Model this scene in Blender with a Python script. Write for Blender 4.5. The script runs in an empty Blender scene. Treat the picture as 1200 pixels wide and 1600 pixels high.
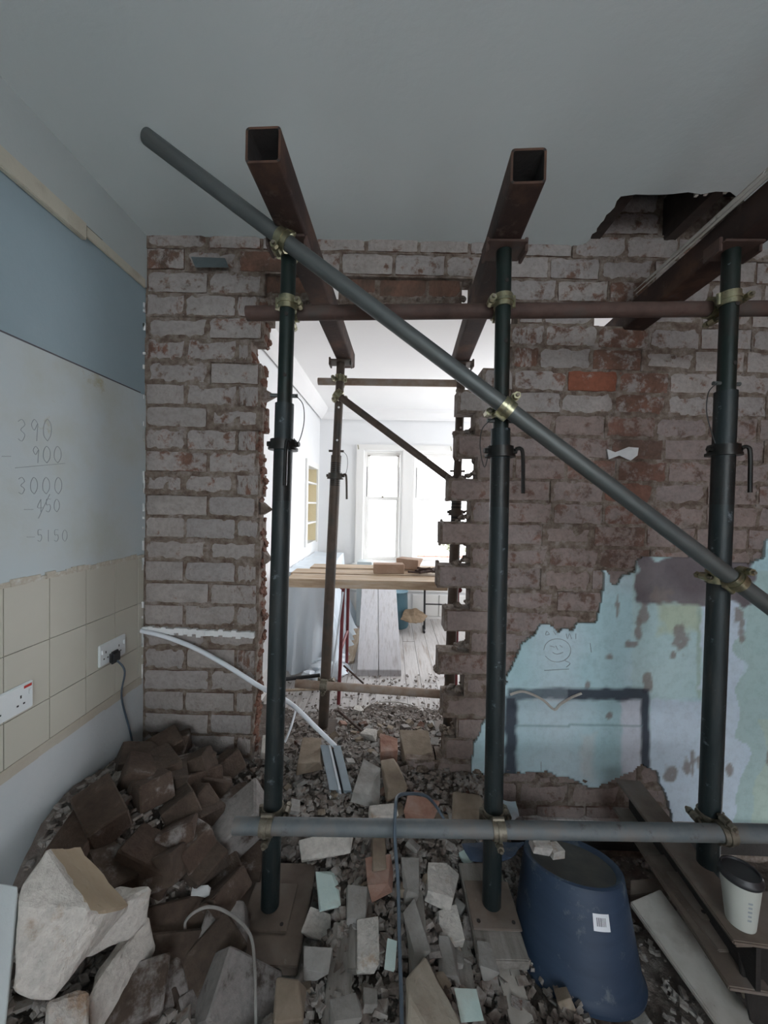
import bpy, bmesh, math, random
from mathutils import Vector, Matrix, noise
random.seed(7)
# ------------------------------------------------------------------ camera
F = 590.0
VPX, VPY, ROLL = 612.0, 787.0, 0.0215
CAM = Vector((0, 0, 1.45))
yc = Vector(((VPX-600)/F, -(VPY-800)/F, -1)).normalized()
zc = Vector((math.sin(ROLL), math.cos(ROLL), 0)); zc = (zc - yc*zc.dot(yc)).normalized()
xc = yc.cross(zc)
R3 = Matrix((xc, yc, zc))            # camera space -> world space
cam_data = bpy.data.cameras.new('camera'); cam_data.sensor_fit = 'VERTICAL'
cam_data.sensor_height = 36.0; cam_data.lens = F/1600*36.0; cam_data.clip_start = 0.02
cam = bpy.data.objects.new('camera', cam_data); bpy.context.scene.collection.objects.link(cam)
cam.matrix_world = Matrix.Translation(CAM) @ R3.to_4x4()
sc = bpy.context.scene; sc.camera = cam
sc.view_settings.view_transform = 'Standard'; sc.view_settings.look = 'None'
sc.view_settings.gamma = 1.0; sc.view_settings.use_curve_mapping = False
sc.view_settings.exposure = -0.1
sc.cycles.use_denoising = True
sc.cycles.max_bounces = 8; sc.cycles.diffuse_bounces = 5
# ------------------------------------------------------------------ daylight
world = bpy.data.worlds.new('overcast_sky'); sc.world = world; world.use_nodes = True
wn = world.node_tree.nodes; wl = world.node_tree.links
wn['Background'].inputs['Color'].default_value = (0.93, 0.96, 1.0, 1)
wn['Background'].inputs['Strength'].default_value = 9.5

def area(name, loc, rot, sx, sy, power, col, portal=False):
    l = bpy.data.lights.new(name, 'AREA'); l.shape = 'RECTANGLE'; l.size = sx; l.size_y = sy
    l.energy = power; l.color = col
    if portal: l.cycles.is_portal = True
    o = bpy.data.objects.new(name, l); sc.collection.objects.link(o)
    o.location = loc; o.rotation_euler = rot; return o
RX = math.radians(90)
# daylight entering by the kitchen window behind the photographer
area('kitchen_window_light', (0.75, -2.5, 1.62), (RX, 0, 0), 1.7, 1.15, 15.5, (0.60, 0.86, 1.0))
# portals of the bay window of the far room
area('bay_window_portal', (0.45, 4.93, 1.5), (-RX, 0, 0), 1.8, 1.6, 1, (1, 1, 1), True)

# ------------------------------------------------------------------ helpers
C = sc.collection
def ray(px, py):
    return R3 @ Vector(((px-600)/F, -(py-800)/F, -1))
def P(px, py, Y):
    d = ray(px, py); return CAM + d*(Y/d.y)
def PZ(px, py, z):                    # where the line of sight meets the level z
    d = ray(px, py); return CAM + d*((z-CAM.z)/d.z)
TH = 0.0225                           # the brick wall is turned by this angle
WO = Vector((P(225, 787, 1.71).x, 1.71, 0)); UX = Vector((math.cos(TH), math.sin(TH), 0)); UN = Vector((-math.sin(TH), math.cos(TH), 0))
def W(px, py):                        # wall coordinates (u, v) of a measured point
    d = ray(px, py); t = (WO-CAM).dot(UN)/d.dot(UN); p = CAM+d*t
    return ((p-WO).dot(UX), p.z)
XLX = 0
XL = WO.x                             # kitchen left wall

def YL(px, py):                        # depth at which a line of sight meets the left wall
    d = ray(px, py); t = (XL-CAM.x)/d.x; return CAM+d*t
def N(v, s=1.0, o=0.0): return noise.noise(Vector((v[0]*s+o, v[1]*s+o*1.7, (v[2] if len(v) > 2 else 0)*s+o*.3)))

class MB:
    def __init__(s): s.v = []; s.f = []
    def add(s, vs, fs):
        n = len(s.v); s.v += [tuple(v) for v in vs]; s.f += [tuple(i+n for i in f) for f in fs]; return s
    def box(s, lo, hi, M=None):
        x0, y0, z0 = lo; x1, y1, z1 = hi
        vs = [Vector(p) for p in ((x0,y0,z0),(x1,y0,z0),(x1,y1,z0),(x0,y1,z0),(x0,y0,z1),(x1,y0,z1),(x1,y1,z1),(x0,y1,z1))]
        if M is not None: vs = [M @ v for v in vs]
        return s.add(vs, [(0,3,2,1),(4,5,6,7),(0,1,5,4),(1,2,6,5),(2,3,7,6),(3,0,4,7)])
    def hexa(s, bot, top):
        return s.add(list(bot)+list(top), [(3,2,1,0),(4,5,6,7),(0,1,5,4),(1,2,6,5),(2,3,7,6),(3,0,4,7)])
    def tube(s, p0, p1, r, seg=16, r1=None, cap=True):
        p0 = Vector(p0); p1 = Vector(p1); r1 = r if r1 is None else r1
        d = (p1-p0).normalized(); a = d.orthogonal().normalized(); b = d.cross(a)
        vs = []; fs = []
        for k in range(seg):
            t = 2*math.pi*k/seg; e = a*math.cos(t)+b*math.sin(t)
            vs += [p0+e*r, p1+e*r1]
        for k in range(seg):
            j = (k+1) % seg; fs.append((2*k, 2*j, 2*j+1, 2*k+1))
        if cap: fs.append(tuple(2*k for k in range(seg))[::-1]); fs.append(tuple(2*k+1 for k in range(seg)))
        return s.add(vs, fs)
    def pipe(s, p0, p1, r, ri, seg=20):    # open tube with wall thickness
        p0 = Vector(p0); p1 = Vector(p1); d = (p1-p0).normalized(); a = d.orthogonal().normalized(); b = d.cross(a)
        vs = []; fs = []
        for k in range(seg):
            t = 2*math.pi*k/seg; e = a*math.cos(t)+b*math.sin(t)
            vs += [p0+e*r, p1+e*r, p1+e*ri, p0+e*ri]
        for k in range(seg):
            j = (k+1) % seg
            for q in range(4):
                w = (q+1) % 4; fs.append((4*k+q, 4*j+q, 4*j+w, 4*k+w))
        return s.add(vs, fs)
    def path(s, pts, r, seg=8, sub=6, flat=None):
        P_ = [Vector(p) for p in pts]; Q = []
        for i in range(len(P_)-1):
            a = P_[max(i-1,0)]; b = P_[i]; c = P_[i+1]; d = P_[min(i+2,len(P_)-1)]
            for k in range(sub):
                t = k/sub
                Q.append(0.5*((2*b)+(c-a)*t+(2*a-5*b+4*c-d)*t*t+(3*b-a-3*c+d)*t**3))
        Q.append(P_[-1]); vs = []; fs = []; up = None
        for i, q in enumerate(Q):
            d = (Q[min(i+1,len(Q)-1)]-Q[max(i-1,0)]).normalized()
            up = d.orthogonal().normalized() if up is None else (up-d*up.dot(d)).normalized()
            b = d.cross(up)
            for k in range(seg):
                t = 2*math.pi*k/seg; vs.append(q+up*math.cos(t)*r+b*math.sin(t)*r)
        for i in range(len(Q)-1):
            for k in range(seg):
                j = (k+1) % seg; fs.append((i*seg+k, i*seg+j, (i+1)*seg+j, (i+1)*seg+k))
        fs.append(tuple(range(seg))[::-1]); fs.append(tuple((len(Q)-1)*seg+k for k in range(seg)))
        return s.add(vs, fs)
    def lathe(s, prof, seg=32, M=None):
        vs = []; fs = []; n = len(prof)
        for k in range(seg):
            t = 2*math.pi*k/seg
            for r, z in prof:
                v = Vector((r*math.cos(t), r*math.sin(t), z)); vs.append(M @ v if M is not None else v)
        for k in range(seg):
            j = (k+1) % seg
            for i in range(n-1): fs.append((k*n+i, j*n+i, j*n+i+1, k*n+i+1))
        return s.add(vs, fs)
    def mesh(s, name):
        m = bpy.data.meshes.new(name); m.from_pydata(s.v, [], s.f); m.update(); return m
    def build(s, name, mat, parent=None, smooth=False, origin=None, bevel=0):
        if origin is not None:
            o_ = Vector(origin); s.v = [tuple(Vector(v)-o_) for v in s.v]
        m = s.mesh(name); bm = bmesh.new(); bm.from_mesh(m); bmesh.ops.recalc_face_normals(bm, faces=bm.faces)
        if bevel: bmesh.ops.bevel(bm, geom=bm.edges[:], offset=bevel, segments=2, affect='EDGES', clamp_overlap=True)
        bm.to_mesh(m); bm.free(); m.materials.append(mat)
        if smooth:
            for p in m.polygons: p.use_smooth = True
            try: m.set_sharp_from_angle(angle=math.radians(40))
            except Exception: pass
        o = bpy.data.objects.new(name, m); C.objects.link(o); o.parent = parent
        if origin is not None: o.location = origin
        return o

def tag(o, label=None, cat=None, group=None, kind=None):
    if label: o['label'] = label
    if cat: o['category'] = cat
    if group: o['group'] = group
    if kind: o['kind'] = kind
    return o
def empty(name, loc=(0,0,0), label=None, cat=None, group=None, kind=None):
    o = bpy.data.objects.new(name, None); C.objects.link(o); o.location = loc; o.empty_display_size = .05
    return tag(o, label, cat, group, kind)

# ------------------------------------------------------------------ materials
def new_mat(name):
    m = bpy.data.materials.new(name); m.use_nodes = True; nt = m.node_tree
    return m, nt, nt.nodes['Principled BSDF']
def rgba(c): return (c[0], c[1], c[2], 1)
def noise_node(nt, vec, scale, detail=6, rough=.6):
    n = nt.nodes.new('ShaderNodeTexNoise'); n.inputs['Scale'].default_value = scale
    n.inputs['Detail'].default_value = detail; n.inputs['Roughness'].default_value = rough
    nt.links.new(vec, n.inputs['Vector']); return n
def ramp(nt, fac, stops):
    r = nt.nodes.new('ShaderNodeValToRGB'); e = r.color_ramp.elements
    while len(e) < len(stops): e.new(.5)
    for i, (p, c) in enumerate(stops): e[i].position = p; e[i].color = rgba(c) if len(c) == 3 else c
    nt.links.new(fac, r.inputs['Fac']); return r
def coords(nt, rnd=True):
    t = nt.nodes.new('ShaderNodeTexCoord')
    if not rnd: return t.outputs['Object']
    oi = nt.nodes.new('ShaderNodeObjectInfo'); ad = nt.nodes.new('ShaderNodeVectorMath'); ad.operation = 'MULTIPLY_ADD'
    cx = nt.nodes.new('ShaderNodeCombineXYZ')
    for k in range(3): nt.links.new(oi.outputs['Random'], cx.inputs[k])
    nt.links.new(cx.outputs[0], ad.inputs[0]); ad.inputs[1].default_value = (37, 53, 71); nt.links.new(t.outputs['Object'], ad.inputs[2])
    return ad.outputs[0]
def mix(nt, fac, a, b, mode='MIX'):
    m = nt.nodes.new('ShaderNodeMix'); m.data_type = 'RGBA'; m.blend_type = mode
    for s, v in ((m.inputs['Factor'], fac), (m.inputs['A'], a), (m.inputs['B'], b)):
        if hasattr(v, 'is_linked') or hasattr(v, 'links'): nt.links.new(v, s)
        elif isinstance(v, (int, float)): s.default_value = v
        else: s.default_value = rgba(v)
    return m.outputs['Result']
def bump(nt, bs, h, dist, strength=1.0):
    b = nt.nodes.new('ShaderNodeBump'); b.inputs['Distance'].default_value = dist; b.inputs['Strength'].default_value = strength
    nt.links.new(h, b.inputs['Height']); nt.links.new(b.outputs[0], bs.inputs['Normal'])
def mottled(name, cols, scale=6, rough=.8, metal=0.0, bd=.002, bscale=40, rnd=True, stretch=None, spec=None, dust=None):
    m, nt, bs = new_mat(name); v = coords(nt, rnd)
    if stretch:
        mp = nt.nodes.new('ShaderNodeMapping'); mp.inputs['Scale'].default_value = stretch
        nt.links.new(v, mp.inputs['Vector']); v2 = mp.outputs[0]
    else: v2 = v
    n = noise_node(nt, v2, scale); k = len(cols)
    r = ramp(nt, n.outputs['Fac'], [(.3+.4*i/max(k-1,1), c) for i, c in enumerate(cols)])
    col = r.outputs[0]
    if dust:                         # pale dust and drips stuck on the surface
        n3 = noise_node(nt, v, dust[1], 8, .7); r3 = ramp(nt, n3.outputs['Fac'], [(dust[2], (0,0,0)), (dust[2]+.1, (1,1,1))])
        col = mix(nt, r3.outputs[0], col, dust[0])
    nt.links.new(col, bs.inputs['Base Color'])
    bs.inputs['Roughness'].default_value = rough; bs.inputs['Metallic'].default_value = metal
    if spec is not None: bs.inputs['Specular IOR Level'].default_value = spec
    if bd:
        n2 = noise_node(nt, v, bscale); bump(nt, bs, n2.outputs['Fac'], bd)
    return m
M = {}
M['ceiling'] = mottled('ceiling_paint', [(.62,.69,.69), (.68,.74,.74)], 1.2, .9, bd=.001, rnd=False)
M['wallpaint'] = mottled('wall_paint', [(.44,.50,.50), (.50,.55,.55)], 1.5, .85, bd=.001, rnd=False)
M['bluepaint'] = mottled('blue_wall_paint', [(.27,.36,.40), (.31,.40,.44)], 2.0, .85, bd=.001, rnd=False)
M['board'] = mottled('plaster_board', [(.46,.49,.44), (.50,.56,.57), (.47,.56,.60)], 2.2, .8, bd=.001, rnd=False, dust=((.40,.38,.27), 5, .62))
M['lowwall'] = mottled('lower_plaster', [(.46,.51,.53), (.54,.57,.58)], 3, .9, bd=.002, rnd=False, dust=((.30,.26,.22), 9, .64))  # brown patches put the shade low on this wall into the colour
M['tile'] = mottled('cream_tile', [(.49,.48,.41), (.53,.52,.45)], 3, .5, bd=.0003)
M['grout'] = mottled('tile_grout', [(.66,.68,.66), (.55,.53,.47)], 12, .9)
M['strip'] = mottled('tile_strip', [(.47,.45,.38), (.42,.38,.31)], 9, .9, bd=.002)
M['adhesive'] = mottled('old_adhesive', [(.62,.64,.60), (.46,.42,.34), (.6,.6,.55)], 30, .95, bd=.004)
M['cream'] = mottled('cream_timber', [(.50,.49,.41), (.55,.53,.44), (.42,.39,.31)], 7, .6)
M['white'] = mottled('white_paint', [(.80,.79,.76), (.84,.83,.81)], 2, .6, bd=.0005, rnd=False)
M['farwall'] = mottled('far_room_paint', [(.76,.77,.78), (.82,.82,.82)], 1.3, .9, bd=.0005, rnd=False)
M['farceil'] = mottled('far_ceiling', [(.80,.79,.79), (.84,.83,.82)], 1.3, .95, bd=0, rnd=False)
M['yellow'] = mottled('yellow_alcove', [(.78,.68,.44), (.82,.72,.5)], 2, .8)
M['floorboard'] = mottled('dusty_floorboard', [(.37,.345,.33), (.48,.46,.45), (.30,.26,.23)], 5, .75, stretch=(6,.5,1), bd=.001)
M['plank'] = mottled('worn_plank', [(.30,.22,.15), (.42,.33,.24), (.50,.43,.35)], 7, .8, stretch=(5,.6,5), bd=.002)
M['plankx'] = mottled('trestle_plank', [(.36,.24,.15), (.52,.40,.28), (.58,.50,.42)], 6, .8, stretch=(.6,5,5), bd=.002)
M['tanbrick'] = mottled('lit_tone_tan_brick', [(.36,.23,.16), (.46,.33,.25)], 9, .95, bd=.003)  # brighter tan: the far room's light is put into the colour
M['greyplank'] = mottled('whitened_plank', [(.38,.375,.39), (.46,.45,.465), (.33,.31,.305)], 8, .8, stretch=(5,.6,1), bd=.001)
M['mortar'] = mottled('old_mortar', [(.09,.06,.045), (.15,.11,.085), (.21,.17,.14), (.28,.245,.22)], 26, .98, bd=.012, bscale=70, rnd=False)
mm_ = M['mortar']; nt = mm_.node_tree; bs = nt.nodes['Principled BSDF']; lk = bs.inputs['Base Color'].links[0]; src = lk.from_socket
n_ = noise_node(nt, coords(nt, False), 9, 8, .7); r_ = ramp(nt, n_.outputs['Fac'], [(.54,(0,0,0)),(.64,(1,1,1))]); cc = mix(nt, r_.outputs[0], src, (.29,.25,.225)); nt.links.new(cc, bs.inputs['Base Color'])
M['prop'] = mottled('prop_paint', [(.006,.013,.011), (.011,.021,.018), (.018,.018,.015)], 9, .42, .35, bd=.0006, bscale=90, dust=((.20,.23,.25), 22, .66))
M['propdirty'] = mottled('prop_tube_dusty', [(.008,.015,.016), (.015,.024,.026), (.035,.038,.036)], 12, .5, .3, bd=.0008, bscale=90, stretch=(3,3,.5), dust=((.15,.18,.20), 24, .60))
M['propfar'] = mottled('far_prop_paint', [(.05,.035,.025), (.085,.06,.045), (.045,.045,.04)], 10, .6, .2, bd=.001, bscale=90)
M['threads'] = mottled('screw_thread', [(.010,.012,.012), (.03,.028,.025)], 20, .4, .6, bd=.0004)
M['galv'] = mottled('galvanised_tube', [(.075,.085,.085), (.105,.115,.112), (.09,.095,.09)], 8, .5, .45, bd=.0005, bscale=60, stretch=(.6,4,4))
M['galvdusty'] = mottled('dusty_tube', [(.09,.115,.125), (.14,.155,.16), (.17,.155,.14)], 11, .65, .25, bd=.001, bscale=60, dust=((.08,.075,.07), 17, .60))
M['rusttube'] = mottled('rusty_tube', [(.045,.026,.02), (.085,.05,.04), (.07,.06,.052)], 10, .75, .2, bd=.001, bscale=70, dust=((.30,.27,.23), 40, .68))
M['tantube'] = mottled('rust_tan_tube', [(.20,.13,.09), (.30,.23,.18), (.34,.30,.27)], 12, .8, .1, bd=.001)
M['rustbeam'] = mottled('rusty_box_section', [(.018,.010,.008), (.042,.021,.015), (.115,.058,.035)], 5, .8, .15, bd=.0012, bscale=60, rnd=False, dust=((.09,.06,.05), 14, .58))
M['brass'] = mottled('yellow_passivated_steel', [(.22,.20,.12), (.34,.32,.21), (.15,.16,.11)], 30, .32, .85, bd=.0008, bscale=120)
M['darkclamp'] = mottled('dirty_clamp_steel', [(.09,.08,.06), (.20,.18,.14), (.12,.10,.07)], 30, .5, .6, bd=.001, bscale=120)
M['tub'] = mottled('navy_rubber', [(.018,.036,.070), (.028,.052,.095)], 4, .6, bd=.0006, stretch=(1,1,9), dust=((.10,.125,.15), 14, .58))
M['tubtop'] = mottled('dusty_tub_base', [(.045,.050,.055), (.12,.115,.10)], 8, .9, bd=.001)
M['sticker'] = mottled('white_sticker', [(.72,.75,.8), (.76,.79,.84)], 5, .5, bd=0)
M['black'] = mottled('black_plastic', [(.012,.013,.015), (.03,.03,.033)], 9, .45, bd=0)
M['ink'] = mottled('dark_print', [(.06,.06,.07), (.09,.09,.1)], 9, .6, bd=0)
M['pencil'] = mottled('pencil_mark', [(.24,.27,.29), (.33,.36,.38)], 60, .7, bd=0)
M['cup'] = mottled('paper_cup', [(.46,.48,.44), (.50,.52,.47)], 9, .7, bd=0)
M['cable'] = mottled('blue_grey_cable', [(.06,.085,.11), (.085,.11,.14)], 9, .45, bd=0)
M['wire'] = mottled('steel_wire', [(.03,.03,.03), (.05,.05,.05)], 9, .5, .4, bd=0)
M['conduit'] = mottled('white_conduit', [(.66,.71,.76), (.72,.76,.8)], 9, .45, bd=0)
M['socket'] = mottled('socket_plastic', [(.68,.73,.74), (.72,.77,.78)], 9, .35, bd=0)
M['red'] = mottled('red_neon', [(.45,.03,.02), (.5,.04,.03)], 9, .4, bd=0)
M['redsteel'] = mottled('red_steel', [(.13,.02,.025), (.2,.035,.04)], 9, .5, .2, bd=0)
M['steelblue'] = mottled('galvanised_box', [(.36,.43,.48), (.48,.55,.60)], 9, .4, .5, bd=.0004)
M['ibeam'] = mottled('brown_steel', [(.10,.075,.06), (.16,.125,.10), (.20,.17,.15)], 7, .75, .1, bd=.001, dust=((.30,.28,.26), 16, .64))
M['dustyboard'] = mottled('dusty_board', [(.13,.115,.10), (.21,.195,.175), (.28,.265,.245)], 8, .9, bd=.003, stretch=(5,.7,5))
M['paleboard'] = mottled('pale_board', [(.36,.33,.28), (.48,.46,.42), (.30,.26,.22)], 5, .85, bd=.001, dust=((.12,.10,.085), 18, .64))
M['dirt'] = mottled('rubble_dust', [(.08,.062,.052), (.14,.115,.10), (.22,.195,.175)], 14, 1.0, bd=.012, bscale=60, rnd=False)
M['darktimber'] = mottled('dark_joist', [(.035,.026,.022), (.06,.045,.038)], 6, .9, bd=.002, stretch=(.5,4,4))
M['void'] = mottled('dark_shade_void', [(.02,.017,.016), (.035,.03,.027)], 5, 1, bd=.004)  # near-black: shade put into holes, gaps and hollow steel; also dark floors
M['slate'] = mottled('grey_plate', [(.11,.14,.145), (.15,.18,.185)], 9, .5, .3)
M['bluetub'] = mottled('blue_stool', [(.08,.17,.22), (.1,.2,.25)], 5, .5)
M['bag'] = mottled('brown_sack', [(.2,.14,.09), (.28,.21,.14)], 9, .9)
M['grey'] = mottled('grey_box', [(.40,.44,.45), (.46,.50,.50)], 5, .6)
M['brickred'] = mottled('street_brick', [(.30,.12,.09), (.38,.17,.13)], 20, .9)
M['leaf'] = mottled('street_leaf', [(.10,.12,.06), (.16,.17,.10)], 12, .8)
M['plasterwhite'] = mottled('white_plaster_bit', [(.62,.64,.64), (.70,.71,.71)], 20, .9, bd=.003)

def brick_mat(name, white, dark, red, sc_=17.0, bd=.006, face=False):
    """Object colour: R = how much limewash is left, G = how red the brick under it is, B = how grey the wash is."""
    m, nt, bs = new_mat(name); v = coords(nt, True); oi = nt.nodes.new('ShaderNodeObjectInfo')
    sep = nt.nodes.new('ShaderNodeSeparateColor'); nt.links.new(oi.outputs['Color'], sep.inputs[0])
    n1 = noise_node(nt, v, sc_, 8, .68); n2 = noise_node(nt, v, 9, 5); n3 = noise_node(nt, v, 55, 4)
    r2 = ramp(nt, n2.outputs['Fac'], [(.32, dark), (.52, tuple((a+b)/2 for a, b in zip(dark, red))), (.68, red)])
    g = mix(nt, sep.outputs[1], r2.outputs[0], (.27,.085,.045))
    wash = ramp(nt, n2.outputs['Fac'], [(.3, tuple(c*.78 for c in white)), (.7, white)])
    wash2 = mix(nt, sep.outputs[2], wash.outputs[0], (.235,.23,.245))
    sub = nt.nodes.new('ShaderNodeMath'); sub.operation = 'ADD'
    nt.links.new(n1.outputs['Fac'], sub.inputs[0]); nt.links.new(sep.outputs[0], sub.inputs[1])
    rr = ramp(nt, sub.outputs[0], [(.86, (0,0,0)), (1.10, (1,1,1))])
    rr.color_ramp.interpolation = 'EASE'
    fmask = rr.outputs[0]
    if face:
        tc = nt.nodes.new('ShaderNodeTexCoord'); sx = nt.nodes.new('ShaderNodeSeparateXYZ'); nt.links.new(tc.outputs['Normal'], sx.inputs[0])
        mr = nt.nodes.new('ShaderNodeMapRange'); mr.inputs['From Min'].default_value = -.35; mr.inputs['From Max'].default_value = -.75; nt.links.new(sx.outputs['Y'], mr.inputs['Value'])
        ml_ = nt.nodes.new('ShaderNodeMath'); ml_.operation = 'MULTIPLY'; nt.links.new(rr.outputs[0], ml_.inputs[0]); nt.links.new(mr.outputs[0], ml_.inputs[1]); fmask = ml_.outputs[0]
    c = mix(nt, fmask, g, wash2)
    fine = ramp(nt, n3.outputs['Fac'], [(.3, (.78,.78,.78)), (.6, (1,1,1))])
    c = mix(nt, 1.0, c, fine.outputs[0], 'MULTIPLY')
    nt.links.new(c, bs.inputs['Base Color']); bs.inputs['Roughness'].default_value = .95
    hh = nt.nodes.new('ShaderNodeMath'); hh.operation = 'MULTIPLY_ADD'; hh.inputs[1].default_value = .6
    nt.links.new(n1.outputs['Fac'], hh.inputs[0]); nt.links.new(n3.outputs['Fac'], hh.inputs[2])
    bump(nt, bs, hh.outputs[0], bd, .9); return m
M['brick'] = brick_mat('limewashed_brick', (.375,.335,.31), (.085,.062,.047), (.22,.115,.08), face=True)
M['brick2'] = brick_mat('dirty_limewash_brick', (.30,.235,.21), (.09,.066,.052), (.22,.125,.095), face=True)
M['loose'] = brick_mat('loose_brick', (.27,.245,.22), (.050,.036,.027), (.095,.070,.052), 9, .006)  # dark tones put the left pile's shade into the brick colour
M['palestone'] = brick_mat('loose_white_brick', (.62,.59,.54), (.34,.25,.17), (.42,.32,.22), 7, .008)
M['creambit'] = mottled('dusty_tan_brick', [(.22,.185,.145), (.30,.265,.215), (.36,.33,.28)], 8, .95, bd=.003)
M['mint'] = mottled('mint_plaster_piece', [(.46,.60,.58), (.53,.66,.63), (.45,.50,.46)], 8, .8, bd=.002)
M['greybit'] = mottled('grey_plaster_piece', [(.18,.17,.155), (.27,.26,.245), (.36,.35,.335)], 9, .95, bd=.005)
M['tanbit'] = mottled('tan_stone_piece', [(.14,.105,.078), (.22,.175,.13), (.28,.24,.19)], 8, .95, bd=.004)
M['redbit'] = mottled('red_brick_piece', [(.20,.09,.06), (.28,.16,.12), (.33,.24,.20)], 10, .95, bd=.005)

# painted plaster: real patches of paint kept as colours of the surface
m, nt, bs = new_mat('painted_plaster'); at = nt.nodes.new('ShaderNodeVertexColor'); at.layer_name = 'paint'
v = coords(nt, False); n_ = noise_node(nt, v, 30, 7, .7); r_ = ramp(nt, n_.outputs['Fac'], [(.25,(.84,.84,.84)),(.55,(1,1,1))])
cc = mix(nt, 1.0, at.outputs[0], r_.outputs[0], 'MULTIPLY'); nt.links.new(cc, bs.inputs['Base Color']); bs.inputs['Roughness'].default_value = .9; bs.inputs['Specular IOR Level'].default_value = .15
bump(nt, bs, n_.outputs['Fac'], .002); M['plaster'] = m
# clear plastic dust sheet and window glass
m, nt, bs = new_mat('plastic_sheet'); bs.inputs['Base Color'].default_value = (.72,.79,.85,1); bs.inputs['Roughness'].default_value = .3
bs.inputs['Alpha'].default_value = .9; M['sheet'] = m
m, nt, bs = new_mat('window_glass'); tr = nt.nodes.new('ShaderNodeBsdfTransparent'); gl = nt.nodes.new('ShaderNodeBsdfGlossy'); gl.inputs['Roughness'].default_value = .02
mx = nt.nodes.new('ShaderNodeMixShader'); mx.inputs[0].default_value = .05
nt.links.new(tr.outputs[0], mx.inputs[1]); nt.links.new(gl.outputs[0], mx.inputs[2]); nt.links.new(mx.outputs[0], nt.nodes['Material Output'].inputs[0]); M['glass'] = m

# ------------------------------------------------------------------ the room shells
CZ = 2.64                              # ceiling height
YW, XR, YB = 1.71, WO.x+W(1290, 800)[0]-.004, -2.6
area('added_side_portal', (XR+.03, 3.6, 1.6), (0, RX, 0), 1.4, 1.5, 1, (1, 1, 1), True)  # portal of an unseen side opening, added to brighten the far room
FY0 = 1.86                             # far room starts
FYE = 4.80; XF = -0.93
# ceiling of the kitchen, with the torn hole by the brick wall
hole_px = [(970,307), (1141,300), (1195,352), (1190,395), (929,392), (932,362)]
hole = [PZ(x, y, CZ) for x, y in hole_px]
for h_ in hole[3:5]: h_.y = max(h_.y, 1.72)
bm = bmesh.new()
outer = [(XL-.05,YB), (XR,YB), (XR,1.87), (XL-.05,1.79)]
def loop_verts(pts, z):
    return [bm.verts.new((p[0], p[1], z)) for p in pts]
ov = loop_verts(outer, CZ)
hpts = []
hh = [(p.x, p.y) for p in hole]
hh = [hh[0], hh[1], hh[2], (hh[2][0]+.01, 1.81), (hh[5][0]-.02, 1.795), hh[5]]
for i in range(len(hh)):
    a = Vector(hh[i]).to_3d(); b = Vector(hh[(i+1) % len(hh)]).to_3d(); nseg = 8
    for k in range(nseg):
        p = a.lerp(b, k/nseg); w_ = 0 if k == 0 else .008
        hpts.append((p.x+random.uniform(-w_, w_), min(p.y+random.uniform(-w_, w_), 1.82)))
hv = loop_verts(hpts, CZ)
es = [bm.edges.new((ov[i], ov[(i+1) % 4])) for i in range(4)] + [bm.edges.new((hv[i], hv[(i+1) % len(hv)])) for i in range(len(hv))]
bmesh.ops.triangle_fill(bm, edges=es, use_beauty=True)
g = bmesh.ops.extrude_face_region(bm, geom=bm.faces[:])
for e in g['geom']:
    if isinstance(e, bmesh.types.BMVert): e.co.z += .018
bmesh.ops.recalc_face_normals(bm, faces=bm.faces)
me = bpy.data.meshes.new('ceiling'); bm.to_mesh(me); bm.free(); me.materials.append(M['ceiling'])
ceiling = bpy.data.objects.new('ceiling', me); C.objects.link(ceiling); tag(ceiling, kind='structure')
# the dark space above the hole: joists, lath ends and boards overhead
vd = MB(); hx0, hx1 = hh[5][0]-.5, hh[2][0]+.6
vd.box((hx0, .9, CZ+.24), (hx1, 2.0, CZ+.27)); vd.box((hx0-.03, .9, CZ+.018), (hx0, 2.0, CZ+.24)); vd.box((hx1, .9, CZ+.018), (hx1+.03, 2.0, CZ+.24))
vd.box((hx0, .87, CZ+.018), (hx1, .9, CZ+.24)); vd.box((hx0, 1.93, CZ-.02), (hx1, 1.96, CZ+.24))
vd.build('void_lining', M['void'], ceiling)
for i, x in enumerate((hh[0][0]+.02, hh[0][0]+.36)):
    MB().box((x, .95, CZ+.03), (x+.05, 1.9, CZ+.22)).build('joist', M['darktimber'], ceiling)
for k, (px, py, dz) in enumerate([(1089,305,.05), (1104,303,.07), (1135,300,.06)]):
    p = PZ(px, py, CZ); MB().box((p.x-.005, p.y+.0, CZ-.0), (p.x+.006, p.y+.01, CZ+dz)).build('lath_end', M['paleboard'], ceiling)

# kitchen shell
MB().box((XL-.02, YB, -.35), (XR, 1.72, -.25)).build('floor', M['void']); floor_near = bpy.data.objects['floor']; tag(floor_near, kind='structure')
wl_ = empty('wall_left', (0,0,0)); tag(wl_, kind='structure')
Y1 = 1.72
Zr0, Zr1 = 2.385, 2.435               # cream rail
ZJ, ZT, ZTB = 1.925, 1.185, .635
MB().box((XL-.10, YB, 2.41), (XL, Y1, CZ+.02)).build('upper_band', M['wallpaint'], wl_)
MB().box((XL-.10, YB, ZJ), (XL-.004, Y1, 2.41)).build('blue_panel', M['bluepaint'], wl_)
MB().box((XL-.10, YB, ZT), (XL, 0.945, ZJ-.004)).build('plaster_panel', M['board'], wl_)
MB().box((XL-.10, 0.949, ZT), (XL, Y1, ZJ-.004)).build('plaster_panel', M['board'], wl_)
MB().box((XL-.10, YB, ZTB-.01), (XL-.008, Y1, ZT)).build('grout_bed', M['grout'], wl_)
MB().box((XL-.10, YB, -.1), (XL-.004, Y1, ZTB-.01)).build('lower_plaster', M['lowwall'], wl_)
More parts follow.
